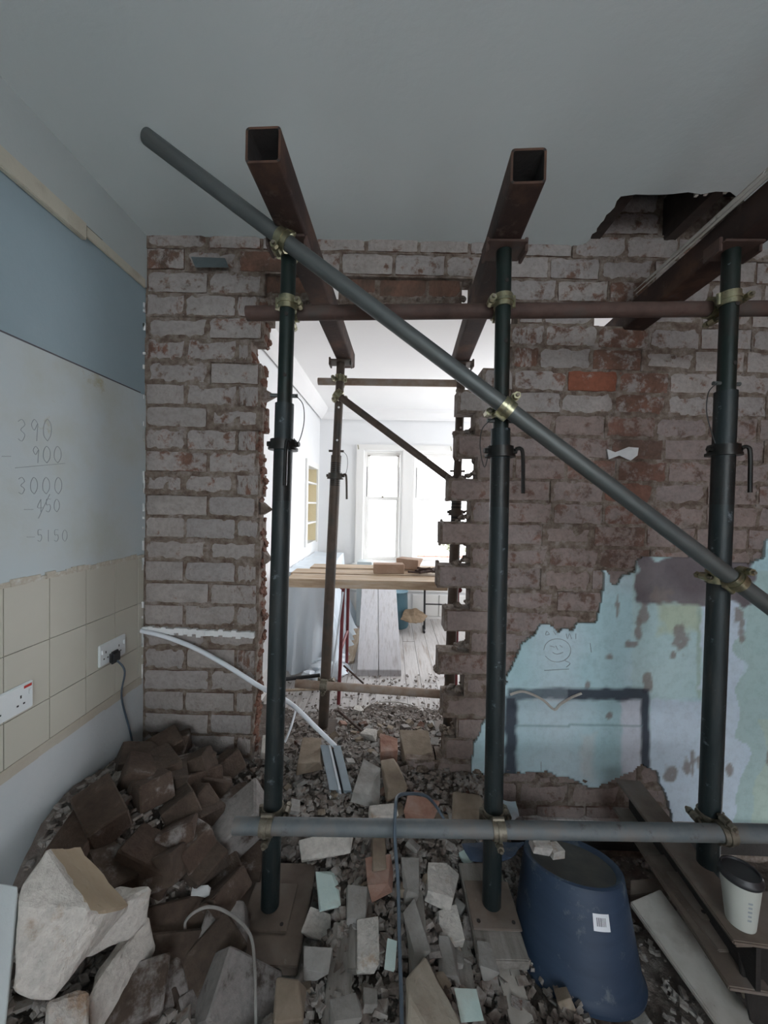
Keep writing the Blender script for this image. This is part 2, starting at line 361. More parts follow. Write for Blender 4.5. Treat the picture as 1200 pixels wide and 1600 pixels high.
# rail: two lengths, the far one thinner
MB().box((XL-.001, YB, Zr0-.01), (XL+.018, 1.36, Zr1)).build('picture_rail', M['cream'], wl_, bevel=.003)
MB().box((XL-.001, 1.37, Zr0+.012), (XL+.008, Y1-.02, Zr1)).build('picture_rail', M['cream'], wl_, bevel=.002)
MB().box((XL-.001, YB, Zr1), (XL+.004, 1.45, Zr1+.004)).build('rail_gap', M['void'], wl_)
MB().box((XL-.004, YB, ZJ-.004), (XL+.001, 1.68, ZJ+.001)).build('panel_joint', M['ink'], wl_)
# tiles, each one
cols_y = []
y = 1.715
y_edges = [1.715, 1.60]
y_edges = [1.715]+[YL(px_, 1000).y for px_ in (216,180,135,78,6)]
while y_edges[-1] > .35: y_edges.append(y_edges[-1]-.15)
rows_z = [(ZT-.002, .975), (.972, .775), (.772, ZTB)]
for i in range(len(y_edges)-1):
    for (z1, z0) in rows_z:
        a = MB().box((XL-.009, y_edges[i+1]+.0017, z0-.0012), (XL-.001+random.uniform(-.0006,.0006), y_edges[i]-.0017, z1-.0008))
        o = a.build('tile', M['tile'], wl_)
# ragged adhesive bead over the tiles and strip under them
ad = MB(); yy = .35
while yy < 1.70:
    L = random.uniform(.015, .05); h = random.uniform(.006, .016)
    ad.box((XL-.004, yy, ZT-.006+random.uniform(-.003,.003)), (XL+random.uniform(.002,.008), min(yy+L,1.705), ZT+h)); yy += L
tag(ad.build('adhesive_bead', M['adhesive'], wl_), kind='stuff')
ad = MB(); yy = .35
while yy < 1.70:
    L = random.uniform(.05, .12)
    ad.box((XL-.006, yy, ZTB-.040+random.uniform(-.003,.003)), (XL-.002+random.uniform(0,.001), min(yy+L,1.705), ZTB-.004)); yy += L
tag(ad.build('adhesive_strip', M['strip'], wl_), kind='stuff')
p = P(8, 1212, 1); 
MB().box((XL-.008, .98, .60), (XL-.001, 1.0, .62)).build('knot_hole', M['void'], wl_)
# loose paint curling off along the corner with the bricks
cu = MB()
for k in range(34):
    z = random.uniform(.62, 2.35); l = random.uniform(.008, .05)
    cu.box((XL-.004, 1.70, z), (XL+random.uniform(.002,.008), 1.706, z+l))
tag(cu.build('paint_flakes', M['plasterwhite'], wl_), kind='stuff')
# rear and right walls of the kitchen, never in view, dark brick finish added to cut bounced light, with the window the light comes from
rw = MB(); rw.box((XL-.1, YB-.1, -.1), (-.1, YB, CZ)).box((1.6, YB-.1, -.1), (XR+.1, YB, CZ)).box((-.1, YB-.1, -.1), (1.6, YB, 1.04)).box((-.1, YB-.1, 2.2), (1.6, YB, CZ))
tag(rw.build('wall_rear', M['brick2']), kind='structure')
tag(MB().box((XR, YB, -.1), (XR+.1, 1.8, CZ)).build('wall_right', M['brick2']), kind='structure')

# pencil sums on the board -------------------------------------------------
GLY = {'0': [[(.5,0),(.1,.25),(.1,.7),(.45,1),(.85,.75),(.85,.3),(.5,0)]], '1': [[(.5,0),(.5,1)]], '3': [[(.1,.9),(.5,1),(.8,.75),(.35,.52),(.8,.3),(.5,0),(.1,.1)]],
       '4': [[(.6,0),(.6,1)],[(.6,1),(.05,.35),(.9,.35)]], '5': [[(.8,1),(.2,1),(.2,.55),(.65,.6),(.8,.3),(.5,0),(.1,.1)]],
       '9': [[(.8,.8),(.45,1),(.15,.75),(.45,.5),(.8,.8),(.75,.4),(.7,0)]], '-': [[(0,.5),(1,.5)]], 'm': [[(0,0),(.1,.5),(.4,.45),(.45,0)],[(.45,.4),(.8,.5),(.9,0)]], ' ': []}
def strokes_left(lines, r=.0008):
    mb = MB()
    for st in lines:
        pts = []
        for (px, py) in st:
            d = ray(px, py); t = (XL+.0006-CAM.x)/d.x; p = CAM+d*t; pts.append(p)
        if len(pts) > 2: mb.path(pts, r, 5, 3)
        else: mb.tube(pts[0], pts[1], r, 5)
    return mb
def word(s, x, y, w, h, gap, sh=0.0):
    L = []
    for i, ch in enumerate(s):
        for st in GLY[ch]:
            L.append([(x+i*gap+a*w, y+h*(1-b)+sh*(i*gap+a*w)) for a, b in st])
    return L
root = empty('pencil_sums', (XL, 1.1, 1.55), 'pencilled sums 390 minus 900 written on the pale board of the left wall', 'writing'); 
def under(mb, name, mat, root, **k):
    loc = root.location; mb.v = [tuple(Vector(v_)-loc) for v_ in mb.v]; o = mb.build(name, mat, root, **k); return o
def numerals(t, *a):
    for i_, ch in enumerate(t):
        a_ = list(a); a_[0] += i_*a[4]; under(strokes_left(word(ch, *a_)), 'minus_sign' if ch == '-' else 'numeral', M['pencil'], root)
numerals('390', 27, 655, 15, 34, 20, .02); numerals('-', 3, 698, 14, 30, 0); numerals('900', 50, 697, 13, 26, 17, .05)
under(strokes_left([[(24,731),(102,724)]]), 'underline', M['pencil'], root)
numerals('3000', 28, 746, 13, 26, 19, -.02); numerals('-', 38, 783, 14, 26, 0); numerals('450', 58, 780, 10, 20, 13)
under(strokes_left([[(78,772),(60,810)]]), 'stroke', M['pencil'], root)
numerals('-', 42, 826, 12, 26, 0); numerals('5150', 58, 828, 9, 18, 13)

# ------------------------------------------------------------------ sockets on the left wall
def socket(y0, zc_, label, neon):
    w, h = .146, .086
    r = empty('wall_socket', (XL, y0+w/2, zc_-h/2), label, 'socket', 'double sockets on the tiles')
    b = MB().box((0, -w/2, 0), (.009, w/2, h)); b.build('faceplate', M['socket'], r, bevel=.003)
    for s in (-1, 1):
        cy = s*.036
        MB().box((.009, cy-.004+s*.024, .048), (.0145, cy+.004+s*.024, .064)).build('switch', M['socket'], r, bevel=.001)
        if neon: MB().box((.0085, cy-.012+s*.018, .071), (.0105, cy+.012+s*.018, .079)).build('neon', M['red'], r)
        for (dy, z_, ww, hh_) in ((-.004, .05, .004, .009), (-.014, .026, .006, .005), (.006, .026, .006, .005)):
            MB().box((.0082, cy+dy-ww/2, z_-hh_/2), (.0098, cy+dy+ww/2, z_+hh_/2)).build('pin_slot', M['black'], r)
    return r
q = YL(48, 1082); socket(q.y-.146, q.z, 'white double wall socket with red neon strips, cut by the left edge of the photo', True)
q1 = YL(152, 1024); q2 = YL(197, 1006)
socket(q1.y, (q1.z+q2.z)/2, 'white double wall socket with a dark plug, close to the brick wall corner', False)
pl = YL(172, 1024)
r = empty('plug', (XL+.009, pl.y, pl.z), 'dusty dark plug with lead pushed into the double socket near the corner', 'plug')
MB().box((0, -.024, -.03), (.022, .024, .02)).build('plug_body', M['black'], r, bevel=.008)
cbl = [Vector((.02,0,-.02)), Vector((.045,.01,-.07))]
for px, py, Y in ((190,1090,pl.y+.06), (205,1150,pl.y+.12), (215,1210,pl.y+.15), (235,1280,pl.y+.10), (265,1350,pl.y-.0), (290,1400,pl.y-.1)):
    cbl.append(P(px, py, Y)-r.location)
MB().path(cbl, .0038, 8, 6).build('lead', M['cable'], r, smooth=True)

# ------------------------------------------------------------------ the brick wall
wall = empty('wall_back', WO); wall.rotation_euler = (0, 0, TH); tag(wall, kind='structure')
PIT = .1014; BH = .0945; DEP = .108
u0w, v1 = W(300, 356)
vtop = v1+.012
def row_v(k): return vtop-(k-1)*PIT       # top of course k (1..)
def pxu(px, k):                            # photo column -> u on course k
    py = 373+(k-1)*34.6; return W(px, py)[0]
# brick shapes shared by all copies
def brick_mesh(name, seed, size=(.232, DEP, BH), rough=.0030, corner=.009, nx=9, nz=4):
    rnd = random.Random(seed); bm = bmesh.new(); w, d, h = size; vs = {}
    def pt(i, j, face):
        x = w*i/nx; z = h*j/nz; return x, z
    mb = MB(); idx = {}
    def vert(x, yv, z):
        key = (round(x,5), round(yv,5), round(z,5))
        if key in idx: return idx[key]
        X, Y_, Z = x, yv, z
        ex = min(x, w-x)/w; ez = min(z, h-z)/h; ey = min(yv, d-yv)/d
        nn = N((x*30, yv*30, z*30), 1, seed*3.1); n2 = N((x*12, yv*12, z*12), 1, seed*5.7+9)
        k = (ex < .001)+(ez < .001)+(ey < .001)
        c = corner*(.5+rnd.random()*.9) if k >= 2 else 0
        if k == 3: c *= 1.3
        if ex < .001: X += (-1 if x > w/2 else 1)*(abs(nn)*rough*1.2+c*.45)
        if ez < .001: Z += (-1 if z > h/2 else 1)*(abs(nn)*rough*1.2+c*.4)
        if ey < .001: Y_ += (-1 if yv > d/2 else 1)*((nn+n2*.8)*rough+c*.8)
        mb.v.append((X, Y_, Z)); idx[key] = len(mb.v)-1; return idx[key]
    for i in range(nx):
        for j in range(nz):
            x0, x1, z0, z1 = w*i/nx, w*(i+1)/nx, h*j/nz, h*(j+1)/nz
            mb.f.append((vert(x0,0,z0), vert(x1,0,z0), vert(x1,0,z1), vert(x0,0,z1)))
    ring_f = [(w*i/nx, 0) for i in range(nx)]+[(w, h*j/nz) for j in range(nz)]+[(w*i/nx, h) for i in range(nx,0,-1)]+[(0, h*j/nz) for j in range(nz,0,-1)]
    ys = [0, d*.33, d*.67, d]
    for a in range(3):
        for k in range(len(ring_f)):
            p, q_ = ring_f[k], ring_f[(k+1) % len(ring_f)]
            mb.f.append((vert(p[0], ys[a], p[1]), vert(p[0], ys[a+1], p[1]), vert(q_[0], ys[a+1], q_[1]), vert(q_[0], ys[a], q_[1])))
    mb.f.append(tuple(vert(p[0], d, p[1]) for p in ring_f))
    m = mb.mesh(name)
    for p in m.polygons: p.use_smooth = True
    try: m.set_sharp_from_angle(angle=math.radians(50))
    except Exception: pass
    return m
bmeshes = [brick_mesh('brick', s) for s in range(9)]
bmeshes2 = [m_.copy() for m_ in bmeshes]
for m_ in bmeshes: m_.materials.append(M['brick'])
for m_ in bmeshes2: m_.materials.append(M['brick2'])
mortar = MB()
plaster_poly_px = [(733,1206),(738,1165),(745,1150),(752,1130),(770,1110),(790,1062),(792,1050),(803,1035),(808,1018),(818,1000),(832,993),(842,972),(856,974),(870,985),(884,982),
    (895,988),(898,972),(930,970),(936,940),(941,905),(938,884),(951,896),(953,912),(963,914),(970,897),(990,893),(992,872),(1015,868),(1100,868),(1165,880),(1190,870),(1192,845),(1240,820),
    (1260,1400),(1120,1400),(1048,1305),(1042,1255),(1025,1205),(1000,1190),(990,1200),(960,1213),(925,1230),(890,1215),(850,1204),(800,1206),(760,1210)]
plaster_poly = [W(x, y) for x, y in plaster_poly_px]
def inside(pt, poly):
    x, y = pt; c = False; j = len(poly)-1
    for i in range(len(poly)):
        xi, yi = poly[i]; xj, yj = poly[j]
        if (yi > y) != (yj > y) and x < (xj-xi)*(y-yi)/(yj-yi)+xi: c = not c
        j = i
    return c
# extents of the brickwork, course by course, in photo columns (measured on the photograph)
LEFT = {1:1250, 2:1250, 3:(520), 4:(402), 5:410, 6:390, 7:405, 8:404, 9:409, 10:400, 11:402, 12:404, 13:400, 14:404, 15:405, 16:403, 17:402, 18:402, 19:402, 20:399, 21:398, 22:396, 23:394, 24:393, 25:392, 26:398, 27:400, 28:400}
RIGHT = {3:(728), 4:797, 5:800, 6:803, 7:757, 8:718, 9:745, 10:716, 11:749, 12:703, 13:738, 14:690, 15:737, 16:686, 17:737, 18:697, 19:736, 20:687, 21:727, 22:694, 23:715, 24:696, 25:636, 26:600, 27:560, 28:520}
uR = W(1290, 800)[0]
nb = 0
def zone(px, k, py):
    """how much wash, redness, greyness"""
    w = .53; rd = random.uniform(0,.12); gy = random.uniform(0,.25); m2 = False
    if px < 420:
        w = .53 if k < 13 else .60
        if k <= 2: w = .47
        gy = .15 if k < 13 else random.uniform(.05,.35)
    elif px > 790:
        w = .53
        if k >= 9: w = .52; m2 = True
        if 915 < px < 1010 and 5 <= k <= 14: w = .38; rd = .75 if k in (7, 8) and px < 985 else random.uniform(.0, .2)
        if px > 1150 and k > 5: w = .54
        if k >= 24: w = .56
    else:
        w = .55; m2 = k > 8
        if k > 16: w = .60
    if random.random() < .08: w -= .12
    return w+random.uniform(-.05,.05), rd, gy, m2
def lay(u0, u1, k, back=0.0, col=None, dz=0.0, hide=False):
    global nb
    v1_ = row_v(k)
    mortar.box((u0-.007, random.uniform(.004,.012)+back, v1_-PIT-.001), (u1+.007, DEP-.004, v1_+.001))
    if hide: return
    us, vs_ = (u0+u1)/2, v1_-BH/2
    if inside((us, vs_), plaster_poly) and inside((u0, vs_), plaster_poly) and inside((u1, vs_), plaster_poly) and inside((us, vs_+.05), plaster_poly): return
    px = 612+(us+WO.x)*340
    w, rd, gy, m2 = zone(px, k, 0)
    if col: w, rd, gy = col; 
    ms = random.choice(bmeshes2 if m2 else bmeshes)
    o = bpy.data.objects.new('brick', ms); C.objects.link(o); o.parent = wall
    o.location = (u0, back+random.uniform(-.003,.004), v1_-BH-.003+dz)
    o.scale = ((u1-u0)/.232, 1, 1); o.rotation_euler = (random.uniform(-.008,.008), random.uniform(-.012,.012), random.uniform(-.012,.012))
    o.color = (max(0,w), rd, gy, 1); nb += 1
LB = .2365
def course(ua, ub, first, k, skip=()):
    """bricks from ua to ub; first = u of the first joint after ua"""
    js = [ua]; j = first
    while j < ub-.05:
        if j-js[-1] > .045: js.append(j+random.uniform(-.006,.006))
        j += LB
    js.append(ub)
    for a, b in zip(js[:-1], js[1:]):
        mid = (a+b)/2
        if any(s0 < mid < s1 for s0, s1 in skip): continue
        if b-a < .04: continue
        lay(a+.003, b-.004, k, back=.0 if random.random() > .07 else .006, col=None)
for k in range(-1, 29):
    odd = k % 2 == 1
    ja = pxu(326 if odd else 288, k)
    if k < 1:
        course(pxu(905,1), pxu(1030,1), pxu(960 if odd else 935,1), k); continue
    if k in (1, 2):
        course(0, uR, ja, k, skip=[(pxu(1040,k), pxu(1040,k)+.01)])
        continue
    course(0, pxu(LEFT[k], k), ja, k) if k != 3 else course(0, pxu(412, k), ja, k)
    if k == 3:                          # broken, brown undersides over the opening
        for a, b in ((412,447),(449,500),(530,590),(592,668),(670,722)):
            lay(pxu(a,k), pxu(b,k), k, back=.03, col=(.1,.05,.2), dz=.022)
        course(pxu(740,k), uR, pxu(790,k), k, skip=[(pxu(952,k), pxu(990,k))]); continue
    if k == 4:
        lay(pxu(392,k), pxu(418,k), k, back=.02, col=(.12,.1,.2))
        course(pxu(812,k), uR, pxu(850,k), k, skip=[(pxu(960,k), pxu(1048,k))]); continue
    rs = pxu(RIGHT[k], k)
    course(rs, uR, rs+(LB if k in (8,10,12,14,16,18,20,22,24) else .12+.02*(k % 3)), k)
mortar.box((-.06, .02, row_v(28)), (.012, DEP+.05, row_v(1)+.3)).box((-.06, .014, row_v(1)-.004), (uR, DEP+.03, row_v(1)+.29))
mt = mortar.build('mortar', M['mortar'], wall); tag(mt, kind='stuff')
# ragged mortar lumps along broken edges
lm = MB()
def lump(mb, c, r, sd, sq=(1,1,1)):
    rnd = random.Random(sd); vs = []; seg = 7; rings = 4
    for i in range(1, rings):
        th = math.pi*i/rings
        for j in range(seg):
            ph = 2*math.pi*j/seg+i*.4; rr = r*rnd.uniform(.65, 1.15)
            vs.append((c[0]+rr*sq[0]*math.sin(th)*math.cos(ph), c[1]+rr*sq[1]*math.sin(th)*math.sin(ph), c[2]+rr*sq[2]*math.cos(th)))
    vs.append((c[0], c[1], c[2]+r*sq[2])); vs.append((c[0], c[1], c[2]-r*sq[2])); fs = []
    for i in range(rings-2):
        for j in range(seg):
            fs.append((i*seg+j, (i+1)*seg+j, (i+1)*seg+(j+1) % seg, i*seg+(j+1) % seg))
    t, b = len(vs)-2, len(vs)-1
    for j in range(seg):
        fs.append((t, j, (j+1) % seg)); fs.append((b, (rings-2)*seg+(j+1) % seg, (rings-2)*seg+j))
    mb.add(vs, fs)
sd = 0; lr = MB()
for k in range(5, 28):
    ue = pxu(LEFT[k], k)
    for q_ in range(7):
        sd += 1; lump(lr, (ue+random.uniform(-.006,.010), random.uniform(.03,.10), row_v(k)-random.uniform(0,PIT)), random.uniform(.010,.027), sd, (.6,1.3,.8))
    ue = pxu(RIGHT[k], k)
    for q_ in range(3):
        sd += 1; lump(lm, (ue-random.uniform(-.012,.004), random.uniform(.03,.095), row_v(k)-random.choice((0,PIT))+random.uniform(-.012,.012)), random.uniform(.008,.022), sd)
    if k in (9,11,13,15,17,19,21,23):     # sloping mortar heaps on the top of the projecting bricks
        r2 = pxu(RIGHT[k], k)
        for q_ in range(9):
            sd += 1; t = random.random()**2; lump(lm, (r2-.002-.07*t, random.uniform(.02,.09), row_v(k)-PIT+.002+(1-t)*.03), random.uniform(.009,.018), sd, (1.3,1,.8))
for k in range(70):                       # ragged lower edge of the lintel band
    sd += 1; px = random.uniform(470, 728); u, v = W(px, 464+random.uniform(-4,3)); lump(lm, (u, random.uniform(.02,.09), v), random.uniform(.006,.016), sd, (1.4,1,.8))
for k in range(90):                       # crumbled top against the ceiling
    sd += 1; u = random.uniform(0, uR); lump(lm, (u, .01, row_v(1)+.004), random.uniform(.006,.014), sd, (1.8,.8,.7))
for k in range(45):
    sd += 1; px = random.uniform(640, 930); u, v = W(px, 1206+random.uniform(-6,4)+(8 if px > 850 else 0)); lump(lm, (u, random.uniform(-.012,.03), v), random.uniform(.010,.026), sd, (1.3,1,.8))
tag(lm.build('mortar_lumps', M['mortar'], wall), kind='stuff'); tag(lr.build('broken_brick_edge', mottled('broken_edge', [(.10,.05,.035), (.16,.075,.05), (.14,.095,.075)], 14, .98, bd=.006, rnd=False), wall), kind='stuff')
# spikes of mortar on the left pier
sp = MB()
for px, py, l in ((405,612,.07), (404,795,.05), (408,875,.035)):
    u, v = W(px, py); sp.add([(u,.03,v+.03),(u,.09,v+.03),(u,.09,v-.03),(u,.03,v-.03),(u+l,.06,v-.004)], [(0,1,2,3),(0,4,1),(1,4,2),(2,4,3),(3,4,0)])
sp.build('mortar_spike', M['mortar'], wall)
# plaster left on the lower right, with its paint
NX, NZ = 210, 190
pu0, pu1 = W(728,1000)[0], uR; pv1, pv0 = W(1000,815)[1], W(1000,1410)[1]
def patch(px, py, x0, y0, x1, y1, s=1.5, jag=0.0):
    n_ = N((px*.06, py*.06), 1, 3)*jag
    dx = min(px-x0, x1-px)+n_; dy = min(py-y0, y1-py)+n_
    d = min(dx, dy); return max(0, min(1, d/s+.5))
def mixc(a, b, t): return tuple(a[i]*(1-t)+b[i]*t for i in range(3))
def paint(px, py):
    c = (.42,.60,.64)
    c = mixc(c, (.52,.64,.69), max(0, min(1, .5+N((px*.012, py*.012), 1, 7)*1.4)))
    c = mixc(c, (.45,.60,.60), patch(px,py, 985,860,1100,1090, 3, 6)*.7)
    c = mixc(c, (.47,.54,.40), patch(px,py, 1025,940,1092,985, 12, 14)*.8)
    c = mixc(c, (.33,.42,.34), patch(px,py, 1085,950,1092,1090, 2, 3)*.6)
    c = mixc(c, (.56,.65,.74), patch(px,py, 1010,1092,1300,1330, 4, 8)*.85)
    c = mixc(c, (.56,.65,.74), patch(px,py, 1092,935,1155,1330, 3, 10)*.9)
    n1 = N((px*.02, py*.02), 1, 11)
    if px > 1145+40*n1 and py > 890: c = mixc(c, (.40,.54,.53), .9)
    if px > 1175+30*n1 and py > 1120: c = mixc(c, (.47,.58,.50), .8)
    c = mixc(c, (.64,.68,.75), patch(px,py, 968,1090,1000,1205, 4, 4))
    c = mixc(c, (.40,.60,.64), patch(px,py, 918,1150,966,1215, 10, 5)*.5)
    c = mixc(c, (.60,.60,.60), patch(px,py, 905,1145,925,1215, 10, 6)*.5)
    gr = patch(px,py, 992,868,1172,942, 4, 14)
    if gr > 0: c = mixc(c, mixc((.22,.20,.21), (.15,.13,.14), max(0,min(1,.5+n1*2))), gr)
    # scraped brown spots
    for (sx, sy, rx, ry) in ((1030,930,22,14),(1060,995,14,24),(995,985,7,22),(1008,1065,9,19),(1150,960,9,14),(1155,985,6,22),(1092,1190,10,14),(1068,1195,7,14),(1042,1205,12,14),(1135,1200,6,10),(950,1024,9,5),(962,945,3,20),
                             (1001,960,11,22),(983,1005,14,6),(1200,1180,9,16),(915,1067,6,7),(949,1115,5,6),(1048,1022,6,7),(1078,1190,4,22)):
        d = ((px-sx)/rx)**2+((py-sy)/ry)**2+N((px*.11, py*.11), 1, sx)*.9
        if d < 1: c = mixc(c, (.25,.22,.205), min(.85, (1-d)*1.6))
    # soot outline of the old cupboard
    n2 = N((px*.05, py*.05), 1, 21)
    dk = max(patch(px,py, 786+n2*4,1086,806,1208, 6, 4), patch(px,py, 792,1073,1012,1091+n2*3, 4, 3)*(1 if px > 885 else .8), patch(px,py, 998,1083,1012,1205, 4, 2))
    c = mixc(c, (.035,.04,.06), dk*.93)
    if 803 < px < 1000 and abs(py-1131-N((px*.03,0),1,5)*2) < 1.6: c = mixc(c, (.2,.3,.33), .6)
    c = mixc(c, (.62,.66,.70), patch(px,py, 828,1089,880,1094, 3, 8)*.5)
    if py > 1330: c = mixc(c, (.30,.27,.25), min(1,(py-1330)/40))
    return c
def proj(p):
    l = R3.transposed() @ (p-CAM); return 600+F*l.x/-l.z, 800-F*l.y/-l.z
bm = bmesh.new(); lay_c = bm.loops.layers.color.new('paint'); gv = {}; pcol = {}
for i in range(NX+1):
    for j in range(NZ+1):
        u = pu0+(pu1-pu0)*i/NX; v_ = pv0+(pv1-pv0)*j/NZ
        jx = N((u*60, v_*60), 1, 2)*.006+N((u*20, v_*20), 1, 4)*.008; jz = N((u*60, v_*60), 1, 8)*.006+N((u*20, v_*20), 1, 14)*.008
        gv[i, j] = (u, v_, inside((u+jx, v_+jz), plaster_poly))
bvs = {}
def gvert(i, j):
    if (i, j) not in bvs:
        u, v_, _ = gv[i, j]; w = WO+UX*u+Vector((0,0,v_)); px, py = proj(w)
        dpt = -.014+N((u*8, v_*8), 1, 1)*.004
        if 992 < px < 1172 and 868 < py < 942: dpt += .007
        bvs[i, j] = bm.verts.new((u, dpt, v_)); pcol[bvs[i, j]] = paint(px, py)
    return bvs[i, j]
for i in range(NX):
    for j in range(NZ):
        if sum((gv[i,j][2], gv[i+1,j][2], gv[i+1,j+1][2], gv[i,j+1][2])) >= 3:
            f = bm.faces.new((gvert(i,j), gvert(i+1,j), gvert(i+1,j+1), gvert(i,j+1))); f.smooth = True
edge = [e for e in bm.edges if e.is_boundary]
ret = bmesh.ops.extrude_edge_only(bm, edges=edge)
for e in ret['geom']:
    if isinstance(e, bmesh.types.BMVert): e.co.y = .006; pcol[e] = (.30,.25,.20)
    if isinstance(e, bmesh.types.BMFace): e.smooth = False
for f in bm.faces:
    for l in f.loops:
        c = pcol.get(l.vert, (.3,.25,.2)); l[lay_c] = (c[0]**(1/2.2), c[1]**(1/2.2), c[2]**(1/2.2), 1)
me = bpy.data.meshes.new('painted_plaster'); bm.to_mesh(me); bm.free(); me.materials.append(M['plaster'])
o = bpy.data.objects.new('painted_plaster', me); C.objects.link(o); o.parent = wall
# solid backing of the wall behind the plaster
ul, vb = W(800, 1205); bk = MB().box((pxu(945,16), .03, -.1), (uR, DEP-.006, row_v(16)-.02)).box((pxu(800,20), .03, -.1), (pxu(950,16), DEP-.006, row_v(20))).box((pxu(742,25), .03, -.1), (pxu(800,25), DEP-.006, row_v(23)))
bk.build('wall_core', M['mortar'], wall)
# pencil doodle: a face in a circle
def strokes_wall(lines, r=.0012, y=-.0175):
    mb = MB()
    for st in lines:
        pts = [Vector((W(a, b)[0], y, W(a, b)[1])) for a, b in st]
        if len(pts) > 2: mb.path(pts, r, 5, 3)
        else: mb.tube(pts[0], pts[1], r, 5)
    return mb
circ = [(868+21*math.cos(t), 1014+18*math.sin(t)) for t in [i*.52-3.1 for i in range(12)]]
strokes_wall([circ, [(857,1007),(864,1009)], [(872,1006),(876,1009)], [(866,1007),(869,1013)], [(861,1017),(868,1020),(877,1017)], [(852,984),(850,990),(856,989),(852,984)], [(862,984),(866,990)], [(882,988),(884,996),(887,988),(890,996)], [(897,988),(897,996)], [(848,1045),(886,1043)], [(880,1030),(888,1034),(882,1040)], [(919,1003),(921,1017)], [(843,1186),(843,1201)]]).build('pencil_drawing', M['pencil'], wall)
# plaster bead and curling lip over the soot outline
lip = MB(); pts = [W(x, y) for x, y in ((795,1082),(812,1077),(830,1082),(848,1092),(863,1105),(872,1097),(890,1086),(905,1080))]
lip.path([Vector((u,-.020,v)) for u, v in pts], .006, 6, 4); lip.build('torn_plaster_lip', M['paleboard'], wall)
# white plaster band in the left pier
wb = MB(); n_ = 26
for i in range(n_):
    a = 219+178*i/n_; b = 219+178*(i+1)/n_; y0_ = 978+9*i/n_
    (ua, va), (ub, _) = W(a, y0_+random.uniform(-1.5,1.5)), W(b, y0_); h = .022+random.uniform(0,.012)
    wb.box((ua, -.012+random.uniform(0,.003), va-h), (ub+.002, .02, va))
wb.build('plaster_band', M['plasterwhite'], wall)
# grey plate stub and the paper-white flake in the recess
(ua, va), (ub, vb2) = W(300,402), W(352,404); (uc, vc), (ud, vd_) = W(362,424), W(311,424)
MB().hexa([(ua,.0,va-.004),(ub,.0,vb2-.004),(ub,.09,vb2-.004),(ua,.09,va-.004)], [(ua,.0,va),(ub,.0,vb2),(ub,.09,vb2),(ua,.09,va)]).add([], []).build('steel_plate', M['slate'], wall)
sl = MB(); th_ = .006
q0 = [Vector((ua,-.004,va)), Vector((ub,-.004,vb2)), Vector((uc,-.03,vc)), Vector((ud,-.03,vd_))]
sl.hexa(q0, [p_+Vector((0,-.005,-.004)) for p_ in q0]); sl.build('plate_lip', M['slate'], wall)
fl = MB(); pp = [(947,702),(960,707),(980,699),(996,700),(994,712),(984,720),(966,712),(950,718)]
vs = [(W(x,y)[0], -.008+N((x*.1,y*.1),1,2)*.012, W(x,y)[1]) for x, y in pp]
fl.add(vs+[(a,b+.006,c) for a,b,c in vs], [tuple(range(8)), tuple(range(15,7,-1))]+[(i,(i+1)%8,8+(i+1)%8,8+i) for i in range(8)])
fl.build('plaster_flake', M['plasterwhite'], wall)

# ------------------------------------------------------------------ far room
fl_ = MB().box((XF-.3, 1.72, -.12), (XR, FYE+.2, -.022)).build('floor', M['void']); tag(fl_, kind='structure'); MB().box((XL, 1.725, -.4), (XR, 1.86, -.03)).build('footing', M['mortar'], fl_)
x = XF; 
while x < XR-.05:
    w = .118+random.uniform(-.008,.008); ys = [1.74, random.uniform(2.6,4.3), FYE]
    for a, b in zip(ys[:-1], ys[1:]):
        MB().box((x+.0015, a+.001, -.022), (x+w-.0015, b-.001, random.uniform(-.003,.001))).build('floorboard', M['floorboard'], fl_)
    x += w
CZF = 2.62
tag(MB().box((XF-.3, 1.83, CZF), (XR, FYE+.1, CZF+.05)).build('ceiling', M['farceil']), kind='structure')
# far left wall with its alcove
al0, al1 = 4.10, 4.64; az0, az1 = .98, 1.85
fw = empty('wall_left', (XF, 0, 0)); tag(fw, kind='structure')
mb = MB().box((-.3, 1.86, -.02), (0, al0, CZF)).box((-.3, al1, -.02), (0, FYE, CZF)).box((-.3, al0, az1), (0, al1, CZF)).box((-.3, al0, -.02), (0, al1, az0)).box((-.32, al0, az0), (-.26, al1, az1))
mb.build('wall_face', M['farwall'], fw)
MB().box((-.26, al1-.004, az0), (-.001, al1-.0005, az1)).build('alcove_side', M['yellow'], fw)
MB().box((-.26, al0, az0), (-.255, al1, az1)).build('alcove_back', M['yellow'], fw)
for z in (1.20, 1.43, 1.66): MB().box((-.25, al0+.002, z), (.004, al1-.005, z+.02)).build('shelf', M['white'], fw)
tr = MB().box((-.001, al0-.07, az0-.02), (.02, al0, az1+.07)).box((-.001, al1, az0-.02), (.02, al1+.06, az1+.07)).box((-.001, al0, az1), (.02, al1, az1+.07)); tr.build('alcove_trim', M['white'], fw, bevel=.004)
MB().box((-.001, 2.0, -.005), (.018, al0+.5, .17)).build('skirting', M['white'], fw)
# cornice
cn = MB(); prof = [(0,0),(.02,-.12),(.05,-.10),(.10,-.045),(.12,0)]
vs = []; 
cor = empty('trim_1', (0,0,0)); tag(cor, kind='structure')
cn.add([(XF+a, 1.86, CZF+b) for a, b in prof]+[(XF+a, FYE, CZF+b) for a, b in prof], [(i,i+1,i+6,i+5) for i in range(4)])
cn.add([(XF, FYE-a, CZF+b) for a, b in prof]+[(XR, FYE-a, CZF+b) for a, b in prof], [(i,i+1,i+6,i+5) for i in range(4)])
cn.build('cornice', M['farceil'], cor)
